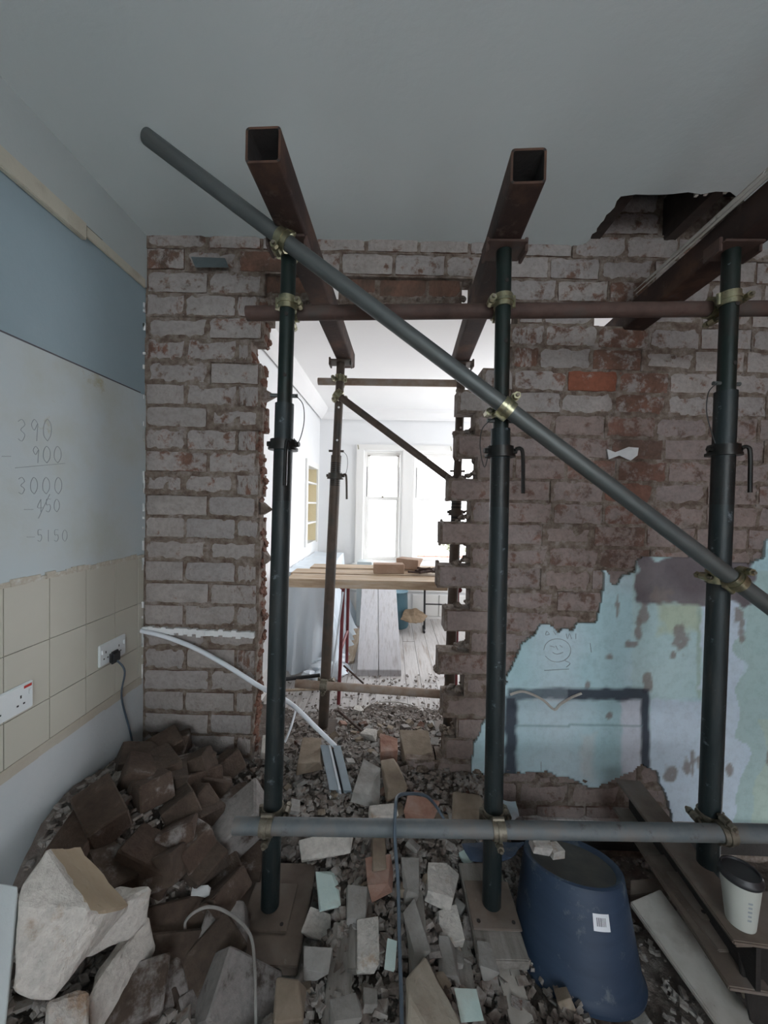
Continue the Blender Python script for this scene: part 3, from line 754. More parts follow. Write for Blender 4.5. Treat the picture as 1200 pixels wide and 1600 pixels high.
# end wall with two sash windows
def FX(px): return P(px, 780, FYE).x
def FZ(py): return P(612, py, FYE).z
wx0, wx1 = FX(568), FX(627); wz0, wz1 = FZ(879), FZ(704)
vx0, vx1 = FX(647), FX(765)
ew = empty('wall_end', (0, FYE, 0)); tag(ew, kind='structure')
mb = MB().box((XF, 0, -.02), (wx0, .22, CZF)).box((wx1, 0, wz0), (vx0, .22, wz1)).box((vx1, 0, -.02), (XR, .22, CZF)).box((wx0, 0, wz1), (vx1, .22, CZF)).box((wx0, 0, -.02), (vx1, .22, wz0))
mb.build('wall_face', M['farwall'], ew)
def sash(name, x0, x1, vis):
    w = empty(name, ((x0+x1)/2, FYE, wz0)); tag(w, kind='structure'); hw = (x1-x0)/2; H = wz1-wz0
    def fr(nm, a, b, z0, z1, y0, y1, t):
        MB().box((a, y0, z0), (a+t, y1, z1)).box((b-t, y0, z0), (b, y1, z1)).box((a+t, y0, z0), (b-t, y1, z0+t)).box((a+t, y0, z1-t), (b-t, y1, z1)).build(nm, M['white'], w)
    fr('frame', -hw, hw, 0, H, .06, .20, .022)
    mid = H*.565
    fr('upper_sash', -hw+.024, hw-.024, mid, H-.024, .12, .155, .036); fr('lower_sash', -hw+.024, hw-.024, .024, mid+.03, .08, .115, .040)
    MB().box((-hw+.06, .136, mid+.035), (hw-.06, .140, H-.06)).build('pane', M['glass'], w)
    MB().box((-hw+.064, .096, .064), (hw-.064, .100, mid-.01)).build('pane', M['glass'], w)
    for s in (-1, 1):
        MB().box((s*(hw-.055)-.016, .105, H-.062), (s*(hw-.055)+.016, .122, H-.050)).build('sash_lug', M['darkclamp'], w)
        MB().box((s*(hw-.03)-.003, .112, mid+.02), (s*(hw-.03)+.003, .118, H-.2)).build('sash_cord', M['ink'], w)
    MB().box((-.012, .07, mid+.022), (.012, .085, mid+.045)).build('sash_catch', M['darkclamp'], w)
    return w
sash('window_1', wx0, wx1, 0); sash('window_2', vx0, vx1, 1)
mb = MB(); a0, a1 = FX(556), FX(778)
mb.box((a0, -.03, wz0-.02), (wx0-.004, .0, wz1+.07)).box((vx1, -.03, wz0-.02), (a1, .0, wz1+.07)).box((wx0-.004, -.03, wz1), (vx1, .0, wz1+.07)).box((wx1+.006, -.02, wz0), (vx0-.006, .0, wz1))
mb.build('architrave', M['white'], ew, bevel=.004)
MB().box((a0-.03, -.07, wz0-.05), (a1, .06, wz0-.012)).build('window_board', M['white'], ew, bevel=.004)
for a, b in ((556,640),(648,688),(690,760),(762,800)): MB().box((FX(a), -.018, .03), (FX(b), .0, .30)).build('dado_panel', M['white'], ew, bevel=.004)
MB().box((XF, -.022, .34), (XR, 0, .40)).box((XF, -.022, -.01), (XR, 0, .025)).build('dado_rail', M['white'], ew)
for px in (558, 701):
    x = FX(px); MB().tube((x, -.05, FZ(697)), (x+.012, -.06, FZ(704)), .006, 6).build('curtain_bracket', M['brass'], ew)
# right wall of the far room, out of sight, with an opening added to brighten the room
mb = MB().box((XR, 1.8, -.02), (XR+.1, 2.9, CZF)).box((XR, 4.3, -.02), (XR+.1, FYE+.2, CZF)).box((XR, 2.9, -.02), (XR+.1, 4.3, .85)).box((XR, 2.9, 2.35), (XR+.1, 4.3, CZF))
tag(mb.build('wall_right', M['farwall']), kind='structure')
# street outside: low brick wall and a bare little tree
o = MB()
for i in range(26):
    for k in range(3): o.box((.2+i*.24, 7.6, .18+k*.08), (.43+i*.24, 7.8, .253+k*.08))
o.box((.2, 7.62, -.2), (6.5, 7.78, .18))
tag(o.build('garden_wall', M['brickred']), 'low red brick garden wall outside the right-hand bay window', 'wall')
tr_ = MB(); rnd = random.Random(3); base = Vector((1.35, 8.4, .3)); 
for k in range(34):
    a = rnd.uniform(0, 6.28); b = base+Vector((rnd.uniform(-.1,.1), 0, rnd.uniform(0,.5))); e = b+Vector((math.cos(a)*rnd.uniform(.1,.45), math.sin(a)*.2, rnd.uniform(.1,.5)))
    tr_.tube(b, e, .006, 5)
    for q_ in range(4): lump(tr_, e+Vector((rnd.uniform(-.06,.06), 0, rnd.uniform(-.06,.06))), .018, k*7+q_)
tr_.tube((1.35,8.4,-.1), (1.35,8.4,.8), .02, 6)
tag(tr_.build('garden_bush', M['leaf']), 'sparse twiggy bush beyond the low garden wall outside', 'bush')
tag(MB().box((-6, 5.1, -.3), (9, 16, -.1)).build('ground', M['greybit']), kind='structure')

# ------------------------------------------------------------------ box-section needle beams
def box_beam(pA, pB, s, t, label, name='steel_beam', mat=None):
    """pA near, pB far: centres of the section"""
    pA = Vector(pA); pB = Vector(pB); d = (pB-pA).normalized(); up = Vector((0,0,1)); rt = d.cross(up).normalized(); up = rt.cross(d)
    o_ = (pA+pB)/2; mb = MB()
    prof = []; n = 4; h = s/2; r = .010
    for ring, (hh_, rr) in enumerate(((h, r), (h-t, r-t*.6))):
        for cx, cy, a0 in ((1,1,0),(-1,1,90),(-1,-1,180),(1,-1,270)):
            for k in range(n+1):
                a = math.radians(a0+90*k/n); prof.append((cx*(hh_-rr)+rr*math.cos(a), cy*(hh_-rr)+rr*math.sin(a)))
    m_ = len(prof)//2; vs = []
    for p_ in (pA, pB):
        for x_, y_ in prof: vs.append(p_+rt*x_+up*y_-o_)
    fs = []
    for k in range(m_):
        j = (k+1) % m_
        fs += [(k, j, 2*m_+j, 2*m_+k), (m_+j, m_+k, 3*m_+k, 3*m_+j), (j, k, m_+k, m_+j), (2*m_+k, 2*m_+j, 3*m_+j, 3*m_+k)]
    mb.add(vs, fs); o = mb.build(name, mat or M['rustbeam'], None, smooth=True); o.location = o_
    o.data.materials.append(M['void'])
    for pl_ in o.data.polygons:
        c_ = pl_.center; cx_ = abs((c_+o_-pA).dot(rt)); cy_ = abs((c_+o_-pA).dot(up))
        if max(cx_, cy_) < h-t*.6: pl_.material_index = 1  # inner faces near-black: shade inside the section put into the colour
    tag(o, label, 'beam', 'rusty box-section beams through the wall'); return o
S = .089; ZB = 1.45+.84; ZBT = ZB+S
b1a = P(411,226,.945); b1b = Vector((P(543,560,2.3).x, 2.30, b1a.z-.02))
box_beam(b1a, b1b, S, .006, 'rusty square steel box beam, its open end leftmost under the ceiling')
b2a = P(826,259,.985); b2b = Vector((P(717,570,2.3).x, 2.30, b1b.z))
box_beam(b2a, b2b, S, .006, 'rusty square steel box beam over the middle prop, open end right of centre')
b3a = Vector((1.075, .66, 1.45+.885)); b3b = Vector((1.10, 2.3, b1b.z))
ob3 = box_beam(b3a, b3b, S*1.15, .006, 'dark rusty box beam at the right edge, running under the torn ceiling hole')
root = empty('torn_batten', b3a+Vector((-.055,.2,.05)), 'split pale batten lying along the top edge of the right-hand beam', 'batten')
bt = MB(); rnd = random.Random(4)
for k in range(9):
    a = Vector((rnd.uniform(-.012,.004), rnd.uniform(0,.35), rnd.uniform(-.012,.014))); b = a+Vector((rnd.uniform(-.01,.01), rnd.uniform(.3,.7), rnd.uniform(-.02,.01)))
    bt.tube(a, b, .008, 5, r1=.002)
bt.build('splinter', M['paleboard'], root)

# ------------------------------------------------------------------ adjustable props
def plate_w_holes(mb, c, w, d, t): mb.box((c[0]-w/2, c[1]-d/2, c[2]), (c[0]+w/2, c[1]+d/2, c[2]+t))
def prop(top, bot, fj, fc, label, near=True, handle=1, grp='steel adjustable props', side=1, pin=-1, z_head=None):
    """top/bot axis ends; fj = fraction (from top) where outer tube starts; fc = collar"""
    top = Vector(top); bot = Vector(bot)
    r = empty('adjustable_prop', bot, label, 'prop', grp)
    ax = (top-bot); L = ax.length; d = ax.normalized()
    def at(f): return ax*(1-f)
    mI = M['prop'] if near else M['propfar']; mO = M['propdirty'] if near else M['propfar']
    ri, ro = .0242, .0302
    MB().pipe(at(0), at(fj+.02), ri, ri-.004, 20).build('inner_tube', mI, r, smooth=True)
    MB().pipe(at(fj), d*.004, ro, ro-.005, 24).build('outer_tube', mO, r, smooth=True)
    th = MB(); f0, f1 = (fc+.012 if near else fj+.02), fc+(.085 if near else .03); n = 34 if near else 12
    for k in range(n):
        a = at(f0+(f1-f0)*k/n); b = at(f0+(f1-f0)*(k+.55)/n); th.tube(a, b, ro+.0006, 20)
    th.build('thread', M['threads'], r, smooth=True)
    # collar nut with cast lugs and hanging handle
    c = at(fc); mb = MB(); mb.tube(c-d*.014, c+d*.014, ro+.012, 14).tube(c-d*.020, c-d*.012, ro+.018, 14)
    for s in (-1, 1): mb.tube(c+Vector((s*.03,0,0)), c+Vector((s*.053,-.004,0)), .011, 8, r1=.008)
    mb.build('collar', M['threads'] if near else mI, r, smooth=True)
    hs = handle; a = c+(Vector((hs*.045, -.012, .004)) if abs(hs) == 1 else Vector((.034, -.036, .004)))
    MB().path([a, a+Vector((hs*.014,-.004,.003)), a+Vector((hs*.022,-.006,-.02)), a+Vector((hs*.026,-.006,-.14))], .0062, 8, 5).build('handle', M['threads'] if near else mI, r, smooth=True)
    # pin through the inner tube
    pz = at(fj-.012); MB().tube(pz+Vector((-.045,-.005,0)), pz+Vector((.042,.0,0)), .0065, 8).build('pin', M['galv'] if near else mI, r, smooth=True)
    s = side; mb = MB()
    mb.path([pz+Vector((s*.036,-.01,0)), pz+Vector((s*.062,-.01,-.03)), pz+Vector((s*.066,-.01,-.09)), pz+Vector((s*.05,-.01,-.15)), c+Vector((s*.036,-.01,.018))], .0016, 6, 6)
    mb.build('pin_chain', M['wire'], r, smooth=True)
    for k in range(5):
        f = fj-.04-.088*k
        if f < .03: break
        q_ = at(f)+Vector((0, -ri-.0004, 0)); MB().tube(q_+Vector((.004,.002,0)), q_+Vector((.004,-.0008,0)), .0062, 10).build('pin_hole', M['void'] if near else M['farwall'], r)
    hp = MB(); hp.box((-.06,-.05,L-.001), (.06,.05,L+.006))
    for s in (-1, 1): hp.box((s*.06-.005, -.035, L-.022), (s*.06+.005, .03, L+.022))
    o = hp.build('head_plate', M['rusttube'] if near else mI, r, bevel=.002); o.location = (ax.x, ax.y, 0)
    if near:
        bp = MB().box((-.076,-.076,-.006), (.076,.076,.001)); bp.build('base_plate', M['ibeam'], r, bevel=.0015)
        for sx in (-1, 1): MB().tube((sx*.055, -.055, .0012), (sx*.055, -.055, .002), .006, 10).build('nail_hole', M['void'], r)
    else: MB().box((-.075,-.075,-.006), (.075,.075,.001)).build('base_plate', mI, r)
    return r
YP = 1.23; YF = 2.20
zt = ZB-.012
def clipz(px, py, Y): return P(px, py, Y)
t1 = P(452,378,YP); t1.z = b1a.z+(b1b.z-b1a.z)*(YP-.945)/1.355-S/2-.007
prop(t1, P(422,1415,YP), .232, .292, 'green-black steel prop nearest the left pier, standing on a dusty base plate', side=1, handle=-.6)
t2 = P(788,378,YP); t2.z = b2a.z+(b2b.z-b2a.z)*(YP-.985)/1.315-S/2-.007
prop(t2, P(768,1412,YP), .265, .298, 'green-black steel prop in the middle, in front of the toothed brick edge', side=-1, handle=1)
t3 = P(1143,386,YP); t3.z = b3a.z+(b3b.z-b3a.z)*(YP-.66)/1.64-S*1.15/2-.007
prop(t3, P(1104,1398,YP), .212, .300, 'dark steel prop on the right in front of the painted plaster', side=-1, handle=1)
t4 = P(533,545,YF); t4.z = b1b.z-S/2-.007
prop(t4, P(505,1135,YF), .25, .305, 'brown steel prop beyond the opening, under the left beam end', False, grp='steel props in the far room', side=1)
t5 = P(722,545,YF); t5.z = b1b.z-S/2-.007
prop(t5, P(700,1138,YF), .30, .40, 'brown steel prop beyond the wall, seen through the gaps of the toothed bricks', False, grp='steel props in the far room', side=-1)

# ------------------------------------------------------------------ scaffold tubes
def tube_obj(p0, p1, r, mat, label, grp=None):
    p0 = Vector(p0); p1 = Vector(p1); c = (p0+p1)/2; d = p1-p0; L = d.length
    mb = MB().pipe((-L/2,0,0), (L/2,0,0), r, r-.004, 28)
    o = mb.build('scaffold_tube', mat, None, smooth=True); o.location = c; o.rotation_mode = 'QUATERNION'; o.rotation_quaternion = Vector((1,0,0)).rotation_difference(d)
    tag(o, label, 'tube', grp); return o
RT = .02415
D0, D1 = P(230,214,1.172), P(1235,972,1.172)
tube_obj(D0, D1, RT, M['galv'], 'long grey galvanised tube running diagonally across the three near props')
U0, U1 = P(386,490,1.288), P(1300,481,1.288)
tube_obj(U0, U1, RT, M['rusttube'], 'rusty horizontal scaffold tube behind the near props, high up')
L0, L1 = P(366,1290,1.172), P(1290,1304,1.172)
tube_obj(L0, L1, RT, M['galvdusty'], 'dusty grey horizontal scaffold tube near the floor across the near props')
f0, f1 = P(497,596,YF+.055), P(772,600,YF+.055)
tube_obj(f0, f1, .021, M['tantube'], 'short brown horizontal tube high between the far room props')
g0, g1 = P(531,620,YF-.056), P(712,755,YF-.056)
tube_obj(g0, g1, .020, M['propfar'], 'brown diagonal brace tube between the far room props')
h0, h1 = P(462,1068,YF-.056), P(722,1087,YF-.056)
tube_obj(h0, h1, .0235, M['tantube'], 'tan dusty horizontal tube low between the far room props')

# ------------------------------------------------------------------ couplers
def closest(a0, a1, b0, b1):
    d1 = (a1-a0).normalized(); d2 = (b1-b0).normalized(); w = a0-b0; b = d1.dot(d2); den = 1-b*b
    s = (b*d2.dot(w)-d1.dot(w))/den; t = (d2.dot(w)-b*d1.dot(w))/den; return a0+d1*s, b0+d2*t, d1, d2
def coupler(A, B, rA, rB, label, grp, mat='brass', flip=1, slide=0):
    c1, c2, d1, d2 = closest(*A, *B); c = (c1+c2)/2; n = (c2-c1).normalized()
    r = empty('scaffold_coupler', c, label, 'coupler', grp); m_ = M[mat]
    for (cc, d, rr, nn) in ((c1, d1, rA, -n), (c2, d2, rB, n)):
        side = d.cross(nn).normalized()*flip; cc = cc-c
        MB().pipe(cc-d*.020, cc+d*.020, rr+.0055, rr+.0008, 22).build('band', m_, r, smooth=True)
        rb = MB().pipe(cc-d*.0045, cc+d*.0045, rr+.009, rr+.004, 22); rb.build('rib', m_, r, smooth=True)
        # lug, bolt and nut on one side, hinge on the other
        lp = cc+side*(rr+.014); mb = MB(); mb.tube(lp-nn*.012-d*.0, lp+nn*.012, .013, 8); mb.build('lug', m_, r)
        MB().tube(lp-nn*.026, lp+nn*.040, .0055, 8).build('bolt', M['darkclamp'], r, smooth=True)
        MB().tube(lp+nn*.018, lp+nn*.031, .0115, 6).build('nut', m_, r)
        hp_ = cc-side*(rr+.009); MB().tube(hp_-d*.018, hp_+d*.018, .007, 8).build('hinge', m_, r, smooth=True)
    return r
bt1, bt2, bt3 = P(422,1415,YP), P(768,1412,YP), P(1104,1398,YP)
G = 'couplers on the near props'
ri, ro = .0242, .0302
coupler((t1,bt1), (D0,D1), ri, RT, 'yellowish coupler joining the diagonal tube to the top of the left prop', G)
coupler((t1,bt1), (U0,U1), ri, RT, 'yellowish coupler joining the upper rusty tube to the left prop', G, flip=-1)
coupler((t2,bt2), (U0,U1), ri, RT, 'yellowish coupler joining the upper rusty tube to the middle prop', G)
coupler((t3,bt3), (U0,U1), ri, RT, 'dull coupler joining the upper rusty tube to the right prop', G, flip=-1)
coupler((t2,bt2), (D0,D1), ri, RT, 'yellowish coupler joining the diagonal tube to the middle prop', G, flip=-1)
coupler((t3,bt3), (D0,D1), ro, RT, 'brassy coupler joining the diagonal tube to the right prop', G, flip=-1)
coupler((t1,bt1), (L0,L1), ro, RT, 'dirty coupler joining the bottom tube to the left prop', G, 'darkclamp')
coupler((t2,bt2), (L0,L1), ro, RT, 'dirty coupler joining the bottom tube to the middle prop', G, 'darkclamp')
coupler((t3,bt3), (L0,L1), ro, RT, 'dirty coupler joining the bottom tube to the right prop', G, 'darkclamp', flip=-1)
b4, b5 = P(505,1135,YF), P(700,1138,YF); G = 'couplers on the far room props'
coupler((t4,b4), (f0,f1), ri, .021, 'yellow coupler on the short horizontal tube of the far left prop', G)
coupler((t4,b4), (g0,g1), ri, .020, 'yellow coupler at the upper end of the far diagonal brace', G)
coupler((t4,b4), (h0,h1), ro, .0235, 'rusty coupler low on the far left prop, holding the tan tube', G, 'darkclamp')
coupler((t5,b5), (h0,h1), ro, .0235, 'tan coupler low on the far right prop behind the toothed bricks', G, 'darkclamp')

# ------------------------------------------------------------------ rubble ground
def sstep(a, b, x): t = max(0, min(1, (x-a)/(b-a))); return t*t*(3-2*t)
def H(x, y):
    h = .115+.02*N((x*3, y*3), 1, 5)+.012*N((x*11, y*11), 1, 9)
    ml = sstep(-.42, -.95, x)                                  # brick pile on the left
    h += ml*(.20*sstep(1.9,1.2,y)+.10)*sstep(2.0,1.65,y)*(.15+.85*sstep(.95,1.25,y))
    h += .09*math.exp(-((y-1.72)/.28)**2)*sstep(.75,.4,x)*(1 if x > -.6 else .6)
    h *= 1-.97*sstep(1.95, 2.75+.25*N((x*2,1.3),1,3), y)
    h -= .10*sstep(.45,.75,x)*sstep(1.65,1.4,y)
    h -= .26*sstep(.40,.62,x)*sstep(1.25,1.5,y)
    for px_, py_, hz in ((-.375,1.18,.036),(.358,1.18,.075)):
        dd = math.hypot(x-px_, (y-py_)*.7); h -= (h-hz)*sstep(.24,.13,dd)
    return h
gx0, gx1, gy0, gy1 = XL+.01, 1.95, -.4, 3.1; nx, ny = 170, 200; mb = MB()
for j in range(ny+1):
    for i in range(nx+1):
        x = gx0+(gx1-gx0)*i/nx; y = gy0+(gy1-gy0)*j/ny
        if y > 1.86 and x < XF: x = XF+.002*i
        z = H(x, y)+.012*N((x*30,y*30),1,1)-.012
        mb.v.append((x, y, z))
for j in range(ny):
    for i in range(nx):
        yv = gy0+(gy1-gy0)*(j+.5)/ny; xv = gx0+(gx1-gx0)*(i+.5)/nx
        if yv > 1.74 and xv > .35 and H(xv,yv) < .02: continue
        if yv > 2.0 and H(xv,yv) < .012: continue
        a = j*(nx+1)+i; mb.f.append((a, a+1, a+nx+2, a+nx+1))
gr = mb.build('rubble_bed', M['dirt'], None, smooth=True); tag(gr, 'grey-brown dust and rubble covering the floor through the wall opening', 'rubble', kind='stuff')

def chunk_mesh(name, seed, sx, sy, sz, cut=.35, jit=.16, mat=None, rough=.004, sub=1):
    rnd = random.Random(seed); pts = []
    for a in (-1,1):
        for b in (-1,1):
            for c in (-1,1):
                p_ = Vector((a*sx/2*(1-rnd.random()*jit), b*sy/2*(1-rnd.random()*jit), c*sz/2*(1-rnd.random()*jit)))
                if a > 0 and rnd.random() < cut: p_.x -= sx*rnd.uniform(.1,.4)
                pts.append(p_)
                if sx < .12 and rnd.random() < .5: pts.append(p_*rnd.uniform(.8,.98)+Vector((0,rnd.uniform(-1,1)*sy*.08,0)))
    bm = bmesh.new()
    for p_ in pts: bm.verts.new(p_)
    r_ = bmesh.ops.convex_hull(bm, input=bm.verts[:])
    bmesh.ops.delete(bm, geom=[g_ for g_ in r_['geom_interior'] if isinstance(g_, bmesh.types.BMVert)], context='VERTS')
    if sub: bmesh.ops.bevel(bm, geom=bm.edges[:], offset=min(sx,sy,sz)*.05, segments=1, affect='EDGES', clamp_overlap=True)
    bmesh.ops.recalc_face_normals(bm, faces=bm.faces)
    me_ = bpy.data.meshes.new(name); bm.to_mesh(me_); bm.free()
    if mat: me_.materials.append(mat)
    return me_
from mathutils import Euler
def put(name, mesh, loc, rot, col=(.5,.2,.1), scale=(1,1,1), label=None, cat=None, grp=None):
    o = bpy.data.objects.new(name, mesh); C.objects.link(o); o.location = loc; o.rotation_euler = rot; o.scale = scale
    o.color = (*col, 1); return tag(o, label, cat, grp)
# small grit and crumbs: one heap
pb = MB(); rnd = random.Random(12)
def crumbs(n, xr, yr, smin, smax, lift=0):
    for _ in range(n):
        x = rnd.uniform(*xr); y = rnd.uniform(*yr); h = H(x, y)
        if y > 2.0 and h < .015 and rnd.random() < .6: continue
        if y > 1.74 and x > .42: continue
        s = rnd.uniform(smin, smax)*(1 if rnd.random() < .8 else 1.5)
        ang = rnd.uniform(0, 6.28); Mx = Matrix.Translation((x, y, h+s*.25+lift)) @ Euler((rnd.uniform(-.5,.5), rnd.uniform(-.5,.5), ang)).to_matrix().to_4x4()
        a, b, c = s, s*rnd.uniform(.5,.9), s*rnd.uniform(.25,.6); v8 = []
        for p_ in ((-1,-1,-1),(1,-1,-1),(1,1,-1),(-1,1,-1),(-1,-1,1),(1,-1,1),(1,1,1),(-1,1,1)):
            v8.append(Mx @ Vector((p_[0]*a/2*rnd.uniform(.55,1), p_[1]*b/2*rnd.uniform(.55,1), p_[2]*c/2*rnd.uniform(.6,1))))
        pb.add(v8, [(0,3,2,1),(4,5,6,7),(0,1,5,4),(1,2,6,5),(2,3,7,6),(3,0,4,7)])
crumbs(5200, (-.62,.55), (.85,1.75), .008, .028); crumbs(3800, (-.60,.42), (1.75,2.5), .008, .032)
crumbs(1500, (-.8,.5), (2.4,3.2), .006, .024); crumbs(1500, (-1.0,1.6), (.2,.9), .01, .03); crumbs(1200, (.55,1.6), (.9,1.7), .006, .022); crumbs(1400, (-1.1,-.6), (.8,1.7), .01, .035)
m3 = mottled('rubble_crumb', [(.10,.078,.066), (.18,.15,.13), (.30,.28,.26), (.20,.15,.12)], 17, .95, bd=.004, rnd=False, bscale=80)
tag(pb.build('rubble_crumbs', m3), 'loose crumbs of mortar, brick and plaster strewn over the floor', 'rubble', kind='stuff')

# medium pieces, each its own
def kinds():
    K = {}
    K['white'] = [chunk_mesh('rubble_piece', s, .09, .065, .03, mat=M['loose']) for s in range(4)]
    K['grey'] = [chunk_mesh('rubble_piece', 20+s, .08, .06, .03, mat=M['greybit']) for s in range(4)]
    K['tan'] = [chunk_mesh('rubble_piece', 40+s, .08, .06, .045, mat=M['tanbit']) for s in range(3)]
    K['red'] = [chunk_mesh('rubble_piece', 60+s, .08, .06, .04, mat=M['redbit']) for s in range(2)]
    K['mint'] = [chunk_mesh('rubble_piece', 80+s, .08, .06, .014, mat=M['mint']) for s in range(3)]
    return K
K = kinds(); rnd = random.Random(33)
LBL = {'white': ('limewashed chip of broken brick lying in the rubble', 'small limewashed brick chips'), 'grey': ('small grey lump of plaster lying in the rubble', 'small grey plaster lumps'),
       'tan': ('small tan lump of brick lying in the rubble', 'small tan brick lumps'), 'red': ('small red lump of brick lying in the rubble', 'small red brick lumps'), 'mint': ('small mint-painted plaster chip lying in the rubble', 'small mint plaster chips')}
n_med = 0
for i in range(260):
    if i < 150: x = rnd.uniform(-.55,.5); y = rnd.uniform(.92,1.68); 
    elif i < 225: x = rnd.uniform(-.55,.3); y = rnd.uniform(1.72,2.35)
    else: x = rnd.uniform(.6,1.4); y = rnd.uniform(1.0,1.65)
    zn = 'between the two nearest props' if i < 150 and abs(x) < .3 else ('in front of the wall opening' if i < 150 else ('inside the wall opening' if i < 225 else 'beside the I-beam'))
    k = rnd.choices(('white','grey','tan','red','mint'), (5,5,4,.8,.9))[0]; s = rnd.uniform(.3,.75)
    if i < 150 and i % 3 == 0: continue
    put('rubble_piece', rnd.choice(K[k]), (x, y, H(x,y)+.012*s+rnd.uniform(0,.015)), (rnd.uniform(-.45,.45), rnd.uniform(-.45,.45), rnd.uniform(0,6.28)), (rnd.uniform(.3,.6), rnd.uniform(0,.3), rnd.uniform(0,.3)), (s,s,s), LBL[k][0].replace('in the rubble', zn), 'rubble', LBL[k][1]+' '+zn)

# larger pieces measured on the photograph: (px, py, w px, h px, colour, turn, lift, label)
BIG = [
 (515,1392,46,66,'mint',1.2,.03,'large mint-painted plaster shard in the centre, right of the left base plate'),
 (499,1447,48,36,'white',.5,.02,'pale broken lump just below the large mint shard'),
 (494,1507,48,42,'grey',.3,.03,'square grey plaster slab left of the centre, low in the photo'),
 (577,1470,46,84,'white',1.4,.02,'long limewashed half brick with pink edge, left of the cable'),
 (560,1415,40,60,'grey',1.3,.02,'dusty grey slab above the long limewashed half brick'),
 (594,1372,44,44,'red',.9,.03,'pinkish brick end touching the cable below the bottom tube'),
 (643,1372,30,62,'grey',1.5,.02,'narrow grey slab just right of the cable'),
 (690,1383,48,58,'white',1.5,.04,'flat white plaster-faced slab left of the middle base plate'),
 (611,1490,18,58,'mint',1.5,.05,'thin mint plaster sliver standing beside the cable'),
 (652,1455,34,84,'grey',1.35,.02,'long triangular grey slab right of the cable'),
 (703,1447,40,50,'white',1.0,.02,'pale angular chunk under the flat white slab'),
 (700,1500,34,70,'grey',1.7,.01,'grey slab leaning behind the big tan brick'),
 (733,1570,38,54,'mint',1.1,.05,'mint plaster shard at the bottom, left of the blue tub'),
 (760,1500,30,52,'grey',1.6,.03,'pointed grey fragment between the tub and the tan brick'),
 (455,1572,66,76,'tan',.2,.06,'dark tan block at the bottom left of the cable'),
 (540,1582,54,46,'grey',.7,.05,'grey block at the bottom edge, left of the cable'),
 (512,1322,100,28,'white',.15,.04,'pale flat slab just under the bottom tube'),
 (592,1338,28,62,'tan',1.5,.03,'upright brown block just under the bottom tube'),
 (490,1176,40,56,'tan',1.4,.05,'brown block lying in the opening beside the metal trunking'),
 (606,1170,34,34,'red',.4,.05,'orange-red brick lump in the rubble of the opening'),
 (652,1168,54,38,'tan',.8,.05,'tan brick lump with a white edge, against the toothed wall'),
 (576,1225,46,60,'grey',1.0,.04,'grey sloping slab right of the metal trunking'),
 (617,1218,36,44,'tan',1.5,.05,'tan cube of brick at the end of the low brick course'),
 (580,1148,30,14,'white',.3,.03,'white plaster flake beyond the rubble heap in the opening'),
 (600,1272,48,20,'white',.1,.05,'white slab just above the bottom tube, left of the cable bend'),
 (660,1268,56,24,'red',.2,.05,'pinkish broken brick inside the bend of the cable'),
 (425,1165,34,38,'white',.4,.06,'pale lump against the left pier inside the opening'),
 (735,1262,60,30,'tan',.3,.04,'brown slab below the low brick course, beside the middle prop'),
 (560,1110,18,10,'white',.6,.02,'tiny white chip on the far floorboards'),
]
for (px, py, w, h, k, turn, lift, lab) in BIG:
    q_ = PZ(px, py, .16)
    for _ in range(3): q_ = PZ(px, py, H(q_.x, q_.y)+lift+.012)
    sc_ = q_.y/F; W_ = w*sc_; L_ = h*sc_*1.25; steep = (CAM.z-q_.z)/max(q_.y,.1); L_ = h*sc_/max(.75, steep)*1.05
    th_ = .013 if k == 'mint' else (.04 if k in ('grey','white') else .06)
    if k == 'mint': mm = M['mint']
    else: mm = {'white':M['palestone'],'grey':M['greybit'],'tan':M['tanbit'],'red':M['redbit']}[k]
    ms = chunk_mesh('rubble_slab', int(px*3+py), W_*1.1, L_*1.1, th_, cut=.55, jit=.42, mat=mm)
    put('rubble_slab', ms, q_, (rnd.uniform(-.08,.25), rnd.uniform(-.14,.14), rnd.uniform(-.25,.25)), (.56,.06,.10), (1,1,1), lab, 'rubble', 'larger slabs in the rubble')

# hull helper for stones traced with real depth
def hull_obj(name, pts, mat, label, cat, grp, col=(.5,.2,.1), bev=.006, disp=.005):
    bm = bmesh.new(); c = sum(pts, Vector())/len(pts)
    for p_ in pts: bm.verts.new(p_-c)
    r_ = bmesh.ops.convex_hull(bm, input=bm.verts[:]); bmesh.ops.delete(bm, geom=[g_ for g_ in r_['geom_interior'] if isinstance(g_, bmesh.types.BMVert)], context='VERTS')
    bmesh.ops.dissolve_limit(bm, angle_limit=.08, verts=bm.verts[:], edges=bm.edges[:])
    bmesh.ops.bevel(bm, geom=bm.edges[:], offset=bev, segments=1, affect='EDGES', clamp_overlap=True)
    bmesh.ops.triangulate(bm, faces=bm.faces[:])
    for _ in range(3):
        le = [e for e in bm.edges if e.calc_length() > .022]
        if not le: break
        bmesh.ops.subdivide_edges(bm, edges=le, cuts=1)
        bmesh.ops.triangulate(bm, faces=bm.faces[:])
    bm.normal_update()
    for v_ in bm.verts: v_.co += v_.normal*(N(v_.co, 25, px_seed[0])*disp+N(v_.co, 70, 3)*disp*.4)
    px_seed[0] += 3.3
    bmesh.ops.recalc_face_normals(bm, faces=bm.faces)
    me_ = bpy.data.meshes.new(name); bm.to_mesh(me_); bm.free(); me_.materials.append(mat)
    o = bpy.data.objects.new(name, me_); C.objects.link(o); o.location = c; o.color = (*col, 1); return tag(o, label, cat, grp)
px_seed = [1.0]
GP = 'broken masonry in the left pile'
A = lambda *q: [P(a, b, c) for a, b, c in q]
